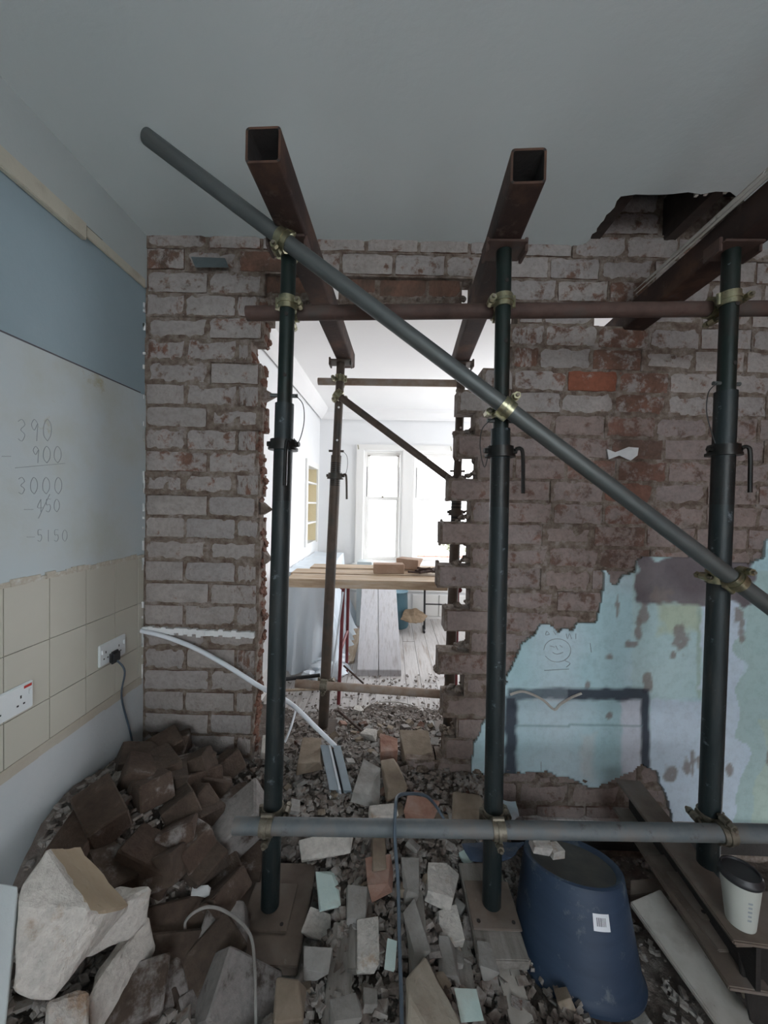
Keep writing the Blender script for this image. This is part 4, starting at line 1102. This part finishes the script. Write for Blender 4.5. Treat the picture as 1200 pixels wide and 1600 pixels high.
o1 = hull_obj('broken_block', A((75,1326,.87),(31,1384,.81),(30,1412,.79),(20,1547,.74),(45,1563,.74),(82,1560,.76),(128,1496,.80),(152,1452,.82),(142,1424,.81),(125,1323,.98),(202,1416,.92),(165,1424,.84),(60,1400,1.0),(60,1540,.95),(150,1440,.98)), M['palestone'], 'large cream and white broken block on top of the left pile', 'block', GP, (.60,.05,.0), bev=.004)
tan_px = [(75,1320),(128,1316),(212,1416),(165,1428),(141,1422),(112,1372)]
o1.data.materials.append(mottled('cream_break', [(.36,.29,.20), (.44,.36,.26)], 9, .95, bd=.003))
for pl_ in o1.data.polygons:
    if inside(proj(o1.location+pl_.center), tan_px): pl_.material_index = 1
hull_obj('broken_block', A((150,1430,.90),(238,1384,1.0),(232,1440,.98),(205,1465,.95),(135,1490,.90),(128,1500,.88),(180,1385,1.02),(160,1470,1.05)), M['palestone'], 'pointed pale stone jutting right from under the large block', 'block', GP, (.5,.05,.1))
hull_obj('broken_block', A((232,1428,1.02),(246,1480,1.0),(165,1585,.86),(140,1640,.82),(135,1560,.84),(150,1520,.9),(200,1450,1.0),(215,1540,1.1)), M['palestone'], 'long limewashed brick standing on edge below the pointed stone', 'block', GP, (.6,.05,.0))
hull_obj('broken_block', A((72,1562,.80),(140,1545,.84),(138,1640,.78),(66,1640,.76),(80,1590,.95),(150,1600,.95)), M['palestone'], 'pink-stained brick end at the bottom of the left pile', 'block', GP, (.46,.15,.1))
hull_obj('grey_slab', A((-40,1372,.80),(28,1385,.80),(28,1440,.79),(5,1640,.70),(-60,1640,.70),(20,1400,.83),(0,1640,.74)), M['grey'], 'grey board edge at the left edge of the photo beside the large block', 'board', None, bev=.002, disp=.0)
LP = [ # px, py, Y, length, width, height, rx, ry, rz, tone (lower puts shade into the colour), label
 (248,1228,1.56,.20,.12,.10,-.2,.1,.5,.30,'dark brick lying against the brick wall at the back of the pile'),
 (300,1257,1.50,.22,.13,.11,.35,.2,-.4,.33,'square-faced brick standing at the foot of the left pier'),
 (338,1290,1.46,.15,.09,.09,.2,.5,.9,.30,'small brick behind the big dusty stone, under the pier'),
 (378,1282,1.38,.22,.15,.12,.1,-.4,.7,.45,'pale dusty brick end left of the left prop coupler'),
 (262,1318,1.42,.30,.16,.12,.25,.35,-.5,.20,'long dark block in the middle of the left pile'),
 (330,1340,1.30,.26,.15,.11,.2,.6,-.7,.24,'dark rounded block beside the left prop'),
 (230,1372,1.22,.24,.17,.10,.45,.1,.15,.22,'wide dark brown block behind the large pale block'),
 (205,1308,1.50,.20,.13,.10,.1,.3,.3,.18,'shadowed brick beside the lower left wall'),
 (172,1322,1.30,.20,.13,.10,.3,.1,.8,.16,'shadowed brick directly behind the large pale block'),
 (350,1400,1.18,.14,.07,.10,.9,.1,1.2,.24,'small upright brown brick beside the white scrap'),
 (278,1462,1.10,.26,.16,.11,.7,.2,.5,.20,'large dark slab slanting down right of the pale stones'),
 (352,1455,1.12,.15,.12,.09,.4,.3,.2,.42,'grey-green triangular stone near the left base plate'),
 (235,1570,.95,.16,.10,.09,.5,.2,.9,.33,'tan brick corner at the bottom edge'),
 (258,1590,.95,.13,.09,.09,.6,-.2,.4,.36,'pointed tan stone at the bottom edge, second from the left'),
 (310,1585,.98,.15,.10,.09,.5,.4,1.1,.33,'tan stone at the bottom edge below the dark gap'),
 (372,1560,1.00,.20,.14,.10,.5,.7,.3,.46,'greyish white stone at the bottom, left of the looping cable'),
 (205,1560,.92,.16,.11,.08,.4,.1,.4,.30,'brown brick between the pale stones at the bottom'),
 (300,1395,1.28,.14,.10,.07,.1,.1,.6,.22,'low dark brick under the white scrap'),
 (372,1352,1.34,.18,.11,.09,.2,.1,.2,.28,'brown brick wedged behind the foot of the left prop'),
 (262,1520,1.02,.24,.15,.11,.6,.3,.4,.20,'large dark slab in the gap right of the long limewashed brick'),
 (330,1500,1.06,.17,.12,.10,.5,-.3,.9,.24,'dark brown brick under the loop of the thin grey cable'),
 (295,1430,1.18,.17,.12,.10,.3,.5,.2,.22,'dark brick just in front of the white scrap'),
 (195,1600,.90,.14,.10,.08,.4,.2,.1,.34,'tan brick corner at the bottom edge, beside the pink-stained one'),
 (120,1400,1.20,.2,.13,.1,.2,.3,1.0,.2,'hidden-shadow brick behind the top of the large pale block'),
]
for (px, py, Y, L_, w, h, rx, ry, rz, tone, lab) in LP:
    ms = chunk_mesh('loose_brick', int(px+py), L_, w, h, cut=.15, jit=.08, mat=M['loose'])
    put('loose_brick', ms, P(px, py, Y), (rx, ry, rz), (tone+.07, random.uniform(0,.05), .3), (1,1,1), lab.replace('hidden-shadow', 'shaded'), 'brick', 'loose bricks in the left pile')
# fill under the visible bricks of the pile
rnd = random.Random(77); fillm = [chunk_mesh('loose_brick', 300+s, .2, .12, .09, cut=.25, jit=.12, mat=M['loose']) for s in range(5)]
for i in range(24):
    x = rnd.uniform(-1.02, -.62); y = rnd.uniform(1.12, 1.58)
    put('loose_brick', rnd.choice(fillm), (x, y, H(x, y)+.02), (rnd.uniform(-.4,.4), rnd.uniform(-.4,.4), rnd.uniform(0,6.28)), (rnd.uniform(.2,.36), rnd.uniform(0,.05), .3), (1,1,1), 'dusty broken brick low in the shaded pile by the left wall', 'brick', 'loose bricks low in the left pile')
ws = chunk_mesh('plaster_scrap', 5, .06, .03, .015, mat=M['plasterwhite']); put('plaster_scrap', ws, P(314,1394,1.16), (.2,.1,.2), label='small white plaster scrap among the dark bricks of the pile', cat='rubble')
# big tan brick by the cable, bottom centre
hull_obj('broken_block', A((664,1492,1.02),(722,1600,.92),(700,1660,.85),(632,1660,.85),(640,1560,.92),(634,1530,.96),(712,1640,1.0),(650,1600,1.04)), M['creambit'], 'big tan brick with a pointed top at the bottom, right of the cable', 'block', None, bev=.004, disp=.003)
# timber packers under the base plates and a plank stub
def packer(px, py, z, w, l, h, label, mat='plank', rz=0):
    q_ = PZ(px, py, z); o = MB().box((-w/2,-l/2,-h), (w/2,l/2,0)).build('timber_packer', M[mat], None, bevel=.003); o.location = q_; o.rotation_euler = (0,0,rz)
    tag(o, label, 'timber', 'timber packers under the props'); return o
o = packer(424,1425,P(422,1415,YP).z-.0065,.24,.32,.03,'dusty board under the base plate of the left prop', 'ibeam', .02); o.location.y = YP+.0
o = packer(768,1425,P(768,1412,YP).z-.0065,.15,.30,.03,'dusty board under the base plate of the middle prop', 'dustyboard', .02); o.location.y = YP
o = packer(1104,1398,P(1104,1398,YP).z-.0065,.2,.3,.03,'dusty board under the base plate of the right prop', 'ibeam', .02); o.location.y = YP
for i, (px, py, w, l) in enumerate([(790,1475,.065,.30), (565,1400,.07,.40), (650,1440,.06,.44), (470,1430,.07,.38), (530,1530,.07,.30), (715,1450,.06,.40)]):
    q_ = PZ(px, py, .135); o = MB().box((-w/2,-l/2,-.02), (w/2,l/2,0)).build('board_offcut', M['paleboard' if i == 0 else 'dustyboard'], None, bevel=.002); o.location = (q_.x, q_.y, H(q_.x,q_.y)+.015); o.rotation_euler = (0,0,random.uniform(-.06,.06))
    tag(o, ['pale board offcut under the middle base plate', 'dusty board strip under the rubble left of the pink brick end', 'dusty board strip just right of the cable', 'dusty board strip right of the left base plate', 'dusty board strip below the grey plaster slab', 'dusty board strip left of the middle base plate'][i], 'board', 'board strips under the rubble')

# ------------------------------------------------------------------ blue builder's tub, upside down
tp = P(893,1343,1.25); Ht = .262; tilt = Matrix.Rotation(.075, 4, 'Y') @ Matrix.Rotation(-.29, 4, 'X')
rb_, rt_ = .183, .150
root = empty('rubber_tub', tp-(tilt @ Vector((0,0,Ht))), 'upturned navy blue rubber tub with a white barcode sticker', 'tub')
prof = [(rb_+.008,0),(rb_+.010,.010),(rb_+.002,.018),(rb_-.001,.03)]
for k in range(1, 25):
    t = k/24; rr = rb_-.001+(rt_-rb_+.001)*t + (.0009 if k % 2 else 0); prof.append((rr, .03+(Ht-.03)*t))
prof += [(rt_-.006, Ht+.004), (rt_-.014, Ht+.002), (rt_-.022, Ht-.008)]
MB().lathe(prof, 48, tilt).build('tub_body', M['tub'], root, smooth=True)
mb = MB().lathe([(rt_-.022, Ht-.0081), (.05, Ht-.010), (0.0001, Ht-.009)], 40, tilt); mb.build('tub_base', M['tubtop'], root, smooth=True)
mb = MB().lathe([(rb_+.006,.001),(rb_-.01,.001),(rt_-.012,Ht-.02),(0.0001,Ht-.02)], 40, tilt); mb.build('tub_inside', M['black'], root, smooth=True)
# handles moulded at the rim
for s in (-1, 1):
    MB().path([Vector((s*.06,-rb_-.01,.012)), Vector((s*.05,-rb_-.035,.01)), Vector((0,-rb_-.045,.008)), Vector((-s*.05,-rb_-.035,.01))], .008, 8, 5).build('rim_handle', M['tub'], root, smooth=True) if s == 1 else None
# sticker with a barcode, on the side that faces the room
def on_tub(az, z, out):
    t = (z-.03)/(Ht-.03); rr = rb_-.001+(rt_-rb_+.001)*t+out
    return tilt @ Vector((rr*math.sin(az), -rr*math.cos(az), z))
def tub_patch(a0, a1, z0, z1, out, mat, name, parent, n=6):
    mb = MB()
    for i in range(n+1):
        a = a0+(a1-a0)*i/n; mb.v += [tuple(on_tub(a, z0, out)), tuple(on_tub(a, z1, out))]
    for i in range(n): mb.f.append((2*i, 2*i+2, 2*i+3, 2*i+1))
    return mb.build(name, mat, parent)
za = Ht*.74; a0 = .03
st = tub_patch(a0-.14, a0+.16, za-.019, za+.019, .0022, M['sticker'], 'sticker', root)
rnd = random.Random(9); a = a0-.08
while a < a0+.09:
    w = rnd.choice((.009,.014)); tub_patch(a, a+w, za-.008, za+.011, .0030, M['ink'], 'barcode_bar', st, 1); a += w+rnd.choice((.011,.016))
# debris on the tub
for k, (px, py, lab) in enumerate([(846,1322,'pale broken stone balanced on the back of the upturned tub'), (868,1328,'white chip beside the stone on the upturned tub')]):
    ms = chunk_mesh('rubble_piece', 500+k, .07-.02*k, .04, .03, mat=M['palestone']); q_ = P(px, py, 1.24); put('rubble_piece', ms, (q_.x, q_.y, q_.z), (.1,.1,.3*k), (.5,.05,.2), label=lab, cat='rubble')

# ------------------------------------------------------------------ steel I-beam, pale board, cup on the right
def ib():
    a = P(1146,1470,1.0); b = P(962,1216,1.63); d = (b-a).normalized(); rt = d.cross(Vector((0,0,1))).normalized(); up = rt.cross(d); L_ = (b-a).length
    root = empty('steel_i_beam', a, 'brown steel I-beam lying on the rubble right of the blue tub', 'beam')
    def bx(x0, x1, z0, z1):
        mb = MB(); q4 = []
        for yy_ in (0, L_):
            q4.append([d*yy_+rt*x_+up*z_ for x_, z_ in ((x0,z0),(x1,z0),(x1,z1),(x0,z1))])
        mb.hexa(q4[0], q4[1]); return mb
    wd = .10
    bx(0, wd, -.012, 0).build('top_flange', M['ibeam'], root, bevel=.003); bx(-.01, wd, -.135, -.122).build('bottom_flange', M['ibeam'], root, bevel=.003); bx(wd/2+.005, wd/2+.017, -.123, -.011).build('web', M['void'], root)  # web near-black: shade between the flanges put into its colour
ib()
mb = MB(); q4 = [PZ(984,1408,.10), PZ(1032,1388,.11), PZ(1215,1640,.07), PZ(1150,1640,.07)]
mb.hexa([v_-Vector((0,0,.018)) for v_ in q4], q4); tag(mb.build('pale_board', M['paleboard'], None, bevel=.004), 'pale scuffed board with a rounded corner, leaning between tub and I-beam', 'board')
mb = MB(); q4 = [PZ(985,1375,.09), PZ(1100,1365,.09), PZ(1100,1385,.08), PZ(985,1400,.08)]
mb.hexa([v_-Vector((0,0,.02)) for v_ in q4], q4); tag(mb.build('board_offcut', M['ibeam'], None, bevel=.002), 'brown board offcut behind the pale board', 'board')
q4 = [PZ(1130,1405,.30), PZ(1260,1380,.30), PZ(1260,1470,.30), PZ(1150,1470,.30)]
mb = MB().hexa([v_-Vector((0,0,.02))-Vector((0,0,.0)) for v_ in q4], q4); tag(mb.build('dusty_board', M['ibeam'], None, bevel=.002), 'dusty brown board beside the I-beam under the paper cup', 'board')
hull_obj('broken_block', A((1150,1480,1.05),(1250,1470,1.05),(1250,1640,.95),(1170,1600,.98),(1180,1540,1.15),(1250,1500,1.25)), M['void'], 'dark lump of masonry below the paper cup at the right edge', 'block', None, (.25,.1,.3))
cp = P(1157,1438,1.05); cp.z = .302
root = empty('paper_cup', cp, 'pale takeaway paper cup with a black lid, tilted, at the right edge', 'cup'); root.rotation_euler = (-.06, .02, .1)
MB().lathe([(0.0001,0),(.032,0),(.033,.003),(.0455,.125),(.047,.128),(.044,.130),(.0001,.128)], 36).build('cup_body', M['cup'], root, smooth=True)
MB().lathe([(.0480,.122),(.0495,.126),(.0490,.134),(.0455,.138),(.0440,.144),(.0410,.144),(.0400,.139),(.0001,.139)], 36).build('cup_lid', M['black'], root, smooth=True)
mb = MB()
for i in range(5):
    z = .035+i*.012; t = z/.125; rr = .033+.0125*t+.0006; w = .25-.03*(i % 2); c0 = -1.9
    vs = []
    for k in range(4):
        a = c0-w/2+w*k/3; vs += [(rr*math.cos(a), rr*math.sin(a), z), (rr*math.cos(a)*1.004, rr*math.sin(a)*1.004, z+.005)]
    mb.add(vs, [(2*k,2*k+2,2*k+3,2*k+1) for k in range(3)])
mb.build('cup_print', M['pencil'], root)
# ragged foil and cloth by the middle prop
hull_obj('torn_wrapper', A((778,1248,1.3),(806,1252,1.32),(812,1275,1.27),(796,1290,1.24),(785,1272,1.26),(790,1262,1.34)), M['steelblue'], 'crumpled bluish foil wrapper beside the middle prop above the bottom tube', 'wrapper', None, bev=.001, disp=.004)
hull_obj('torn_wrapper', A((720,1318,1.34),(765,1316,1.36),(820,1316,1.30),(800,1340,1.24),(770,1352,1.25),(735,1345,1.28)), M['tub'], 'crumpled dark blue plastic behind the foot of the middle prop', 'wrapper', None, bev=.001, disp=.004)

# ------------------------------------------------------------------ cables, conduit, trunking
def cable(pts, r, mat, label, cat='cable', name='cable', seg=8):
    pts = [Vector(p_) for p_ in pts]; c = pts[0].copy(); mb = MB().path([p_-c for p_ in pts], r, seg, 8); o = mb.build(name, M[mat], None, smooth=True); o.location = c; tag(o, label, cat); return o
cable([P(628,1650,.80), P(627,1560,.90), P(624,1470,.99), P(622,1380,1.07), P(617,1310,1.10), P(618,1262,1.12), P(622,1244,1.18), P(640,1240,1.26), P(664,1243,1.33), P(680,1258,1.36), P(694,1280,1.36)], .0052, 'cable', 'stiff blue-grey cable rising from the floor and bending over the bottom tube')
cable([P(255,1490,1.05), P(262,1500,1.06), P(292,1480,1.07), P(290,1440,1.08), P(320,1418,1.10), P(352,1424,1.10), P(388,1455,1.06), P(398,1510,1.0), P(400,1640,.92)], .0042, 'greybit', 'thin grey cable looping over the dark bricks of the pile')
def WP(px, py, off): u, v_ = W(px, py); return WO+UX*u-UN*off+Vector((0,0,v_))
cable([WP(222,984,.012), WP(262,992,.022), WP(310,1008,.035), WP(360,1032,.05), WP(410,1066,.04), P(455,1100,1.72), P(495,1138,1.74), P(524,1166,1.76)], .0105, 'conduit', 'white plastic conduit curving down across the left pier into the opening', 'conduit', 'conduit', 12)
rt0 = P(516,1170,1.76); rt1 = P(532,1240,1.60); d = (rt1-rt0); dn = d.normalized(); sd_ = Vector((1,0,0)); upn = sd_.cross(dn).normalized()
if upn.y > 0: upn = -upn
root = empty('metal_trunking', rt0, 'galvanised metal trunking piece hanging from the end of the white conduit', 'trunking')
def tb(x0, x1, n0, n1, nm, mt_):
    q_ = [[dn*t_+sd_*x_+upn*n_ for x_, n_ in ((x0,n0),(x1,n0),(x1,n1),(x0,n1))] for t_ in (0, d.length)]
    MB().hexa(q_[0], q_[1]).build(nm, M[mt_], root)
tb(-.045,.05,-.003,0,'back','steelblue'); tb(-.045,-.042,0,.03,'side','steelblue'); tb(.047,.05,0,.03,'side','steelblue'); tb(-.042,-.008,.028,.031,'cover','steelblue'); tb(-.006,.004,.0,.032,'rib','conduit'); tb(.016,.047,.028,.031,'cover','steelblue'); tb(.005,.015,.0,.004,'slot','black')
hull_obj('torn_paper', A((513,1242,1.60),(528,1240,1.60),(540,1262,1.58),(545,1276,1.56),(520,1266,1.57),(530,1270,1.62)), M['plasterwhite'], 'torn white paper scrap under the metal trunking', 'paper', None, bev=.001, disp=.003)
cable([P(445,1160,1.9), P(455,1135,1.95), P(462,1110,2.05)], .006, 'conduit', 'short white plastic strip behind the left prop in the opening', 'conduit', 'conduit')

# ------------------------------------------------------------------ far room things
YT = 2.62
zt_ = P(570,902,YT).z
# trestle: planks, each a thing; frame stands
def plank(x0, x1, y0, y1, z0, z1, label, mat='plankx', name='plank', grp='planks on the trestle', rz=0):
    c = Vector(((x0+x1)/2, (y0+y1)/2, z0)); o = MB().box((x0-c.x, y0-c.y, 0), (x1-c.x, y1-c.y, z1-z0)).build(name, M[mat], None, bevel=.004); o.location = c; o.rotation_euler = (0,0,rz); tag(o, label, 'plank', grp); return o
xa, xb = P(446,910,YT).x, P(700,910,YT).x
ztop = P(570,907,YT).z
plank(xa, xb, YT, YT+.20, ztop-.06, ztop, 'thick front plank of the trestle platform beyond the opening', rz=.012)
plank(xa-.02, xb+.05, YT+.21, YT+.40, ztop-.055, ztop+.004, 'middle plank of the trestle platform', rz=.008)
plank(xa+.08, xb+.10, YT+.42, YT+.60, ztop-.05, ztop+.012, 'dusty back plank of the trestle platform', rz=.01)
def trestle(x, label):
    r = empty('trestle', (x, YT+.3, .0), label, 'trestle', 'red trestle stands'); H_ = ztop-.065
    for s in (-1, 1):
        MB().tube((.0, s*.24, 0), (.01, s*.16, H_), .013, 10).build('leg', M['redsteel'], r, smooth=True)
    MB().tube((.01,-.24,H_), (.01,.26,H_), .018, 10).build('top_bar', M['redsteel'], r, smooth=True)
    MB().tube((.005,-.2,H_*.45), (.005,.2,H_*.45), .011, 10).build('cross_bar', M['redsteel'], r, smooth=True)
    return r
t_a = trestle(P(529,1000,YT).x, 'dark red trestle stand next to the far left prop'); t_b = trestle(P(712,1000,YT).x+.02, 'trestle stand hidden mostly behind the toothed bricks')
bk1 = chunk_mesh('loose_brick', 901, .24, .11, .075, cut=.0, jit=.05, mat=M['tanbrick']); bk2 = chunk_mesh('loose_brick', 902, .2, .11, .085, cut=.2, jit=.05, mat=M['tanbrick'])
q_ = P(607,889,YT+.30); put('loose_brick', bk1, (q_.x, q_.y, ztop+.04), (0,0,.1), label='tan brick lying on the trestle planks, the left one', cat='brick', grp='bricks on the trestle')
q_ = P(640,887,YT+.45); put('loose_brick', bk2, (q_.x, q_.y, ztop+.057), (0,0,-.5), label='tan brick lying askew behind the other on the trestle planks', cat='brick', grp='bricks on the trestle')
mb = MB(); rnd = random.Random(5); c0 = P(668,894,YT+.3); c0.z = ztop+.012
for k in range(16):
    a = Vector((rnd.uniform(-.12,.1), rnd.uniform(-.07,.07), rnd.uniform(0,.03))); b = a+Vector((rnd.uniform(-.12,.12), rnd.uniform(-.07,.07), rnd.uniform(-.01,.02))); mb.tube(a, b, rnd.uniform(.004,.009), 7)
o = mb.build('tool_heap', M['rusttube']); o.location = c0; tag(o, 'tangled heap of dark wall ties and tools on the trestle planks', 'tools', kind='stuff')
# two whitened planks leaning to the window
def lean(x0b, x1b, x0t, x1t, label):
    zb = .045; a = PZ(x0b, 1047, zb); b = PZ(x1b, 1047, zb); Yt = 4.55; c = P(x1t, 888, Yt); d_ = P(x0t, 888, Yt)
    mb = MB(); th_ = Vector((0,.02,.07)); c0_ = (a+b)/2; q4 = [v_-c0_ for v_ in (a, b, c, d_)]
    mb.hexa([v_-th_ for v_ in q4], q4); o = mb.build('long_plank', M['greyplank'], None, bevel=.003); o.location = c0_; tag(o, label, 'plank', 'long planks sloping to the bay window')
lean(558,591,567,590,'left of two long whitened planks sloping up to the far window'); lean(592,627,591,617,'right of two long whitened planks sloping up to the far window')
# things under the window
o = MB().lathe([(.0001,0),(.13,0),(.14,.02),(.12,.40),(.13,.42),(.0001,.42)], 24).build('blue_barrel', M['bluetub'], None, smooth=True); q_ = P(628,960,4.45); o.location = (q_.x-.06, 4.45, 0); tag(o, 'blue plastic bin half hidden behind the sloping planks', 'bin')
hull_obj('brown_sack', A((625,968,4.2),(632,952,4.3),(650,950,4.3),(668,962,4.25),(660,973,4.15),(640,974,4.15),(645,960,4.45)), M['bag'], 'small brown sack on the floor beside the sloping planks', 'sack', None, bev=.004, disp=.01)
root = empty('grey_cabinet', (P(567,940,4.5).x, 4.5, 0), 'small grey upright cabinet left of the sloping planks', 'cabinet')
MB().box((-.07,-.1,0),(.10,.12,.76)).build('body', M['grey'], root, bevel=.006); MB().box((-.072,-.103,.62),(.102,.12,.64)).build('lid', M['white'], root)
# black stand with foot, right of the planks
q_ = PZ(663,985,0); root = empty('folding_table', (q_.x, q_.y, 0), 'light folding table with black legs in front of the dado', 'table')
MB().tube((0,0,.01),(-.004,.03,.52),.012,8).build('leg', M['black'], root, smooth=True); MB().tube((-.01,-.10,.012),(.0,.12,.012),.013,8).build('foot', M['black'], root, smooth=True)
MB().tube((0,.02,.30),(.55,.02,.30),.008,8).build('cross_bar', M['black'], root, smooth=True); MB().tube((.55,0,.0),(.55,.03,.52),.012,8).build('leg', M['black'], root, smooth=True)
MB().box((-.12,-.12,.52),(.62,.20,.545)).build('table_top', M['white'], root, bevel=.004)
# plastic dust sheet over the low unit on the left
x0s, x1s = XF+.02, XF+.40
root = empty('low_cupboard', (XF+.02, 3.6, 0), 'low white cupboard hidden under the plastic dust sheet', 'cupboard')
MB().box((.0,-.30,.0),(.30,.9,.80)).build('body', M['white'], root, bevel=.004); MB().box((-.01,-.32,.80),(.32,.92,.83)).build('top', M['white'], root, bevel=.004)
nxs, nys = 56, 56; mb = MB()
for j in range(nys+1):
    for i in range(nxs+1):
        s = i/nxs; y = 3.22+1.35*max(0, j-16)/(nys-16)
        # across: from the wall over the top and down the front to the floor
        if s < .28: x = XF+.01+.34*s/.28; z = .845
        else:
            t = (s-.28)/.72; x = XF+.36+.05*t+.12*t**3; z = .845-.845*t+.004
        fold = .07*max(0, s-.25)*math.sin(y*34+3*N((x*3,y*3),1,4))+.025*N((x*9, y*9, z*4), 1, 6)*(.3+s)
        x += fold; y += .03*N((s*5, y*5),1,8)
        if j < 16: t2 = (16-j)/16; z = z*(1-t2)+.004; y = 3.235-.10*t2**2+.05*math.sin(x*42+2*N((x*4,z*3),1,5))*t2+.02*N((x*12,z*9),1,7); x += .10*t2*s
        mb.v.append((x, y, max(z+.012*N((x*14,y*14,z*14),1,2), .004)))
for j in range(nys):
    for i in range(nxs):
        a = j*(nxs+1)+i; mb.f.append((a, a+1, a+nxs+2, a+nxs+1))
tag(mb.build('plastic_sheet', M['sheet'], None, smooth=True), 'clear plastic dust sheet draped over the low cupboard by the far left wall', 'dust sheet')
mb = MB(); rnd = random.Random(2)
for k in range(26):
    t = rnd.random(); lump(mb, (XF+.30+.25*rnd.random(), 2.95+.35*t, .05+.05*rnd.random()), rnd.uniform(.04,.08), k, (1.2,1,.7))
tag(mb.build('crumpled_sheet', M['sheet'], None, smooth=True), 'bunched end of clear plastic sheet on the floor by the left wall', 'dust sheet')
# laminate boards stacked on the floor
for k in range(4):
    a = PZ(478+k*9, 1040, .02+.012*(k % 2)); o = MB().box((-.03,-.0,0),(.028,.72,.012)).build('laminate_board', M['greyplank'], None, bevel=.001); o.location = (a.x, a.y, .004+.0125*(k % 2)); o.rotation_euler = (0,0,-.04)
    tag(o, ['first grey laminate board from the left, on the far floor', 'second grey laminate board from the left', 'third grey laminate board from the left', 'grey laminate board nearest the red trestle leg'][k], 'board', 'laminate boards beside the dust sheet')
a = PZ(556,1045,.0); o = MB().box((-.22,0,0),(.02,.9,.02)).build('dark_board', M['plank'], None, bevel=.002); o.location = (a.x-.05, a.y+.1, .002); tag(o, 'brownish board lying flat beside the sloping planks', 'board')
def rod(p0, p1, r, mat, label, cat='rod'):
    o_ = Vector(p0); o = MB().tube((0,0,0), Vector(p1)-o_, r, 10).build('metal_rod', M[mat], None, smooth=True); o.location = o_; tag(o, label, cat, 'loose rods in the far room')
rod(P(430,1063,2.35), P(500,1055,2.38), .012, 'black', 'black tube lying left of the far left prop')
rod(PZ(528,1110,.16), P(585,1160,2.12), .007, 'rusttube', 'thin dark rod lying on the rubble in the opening')
rod(P(537,1040,2.5), P(568,1068,2.42), .006, 'rusttube', 'thin dark rod under the trestle beside the red leg')
rod(P(536,925,2.6), P(518,1060,2.55), .007, 'conduit', 'thin white strip leaning on the red trestle leg')
rod(PZ(440,1079,.05), PZ(505,1076,.05), .010, 'plank', 'flat brown batten lying left of the far left prop')
cable([PZ(570,1135,.05), PZ(566,1110,.03), PZ(590,1098,.02), PZ(625,1098,.02), PZ(655,1108,.02), PZ(668,1135,.03), PZ(680,1150,.05)], .004, 'paleboard', 'thin pale cord lying in a loop on the far floorboards', 'cord', 'cord')
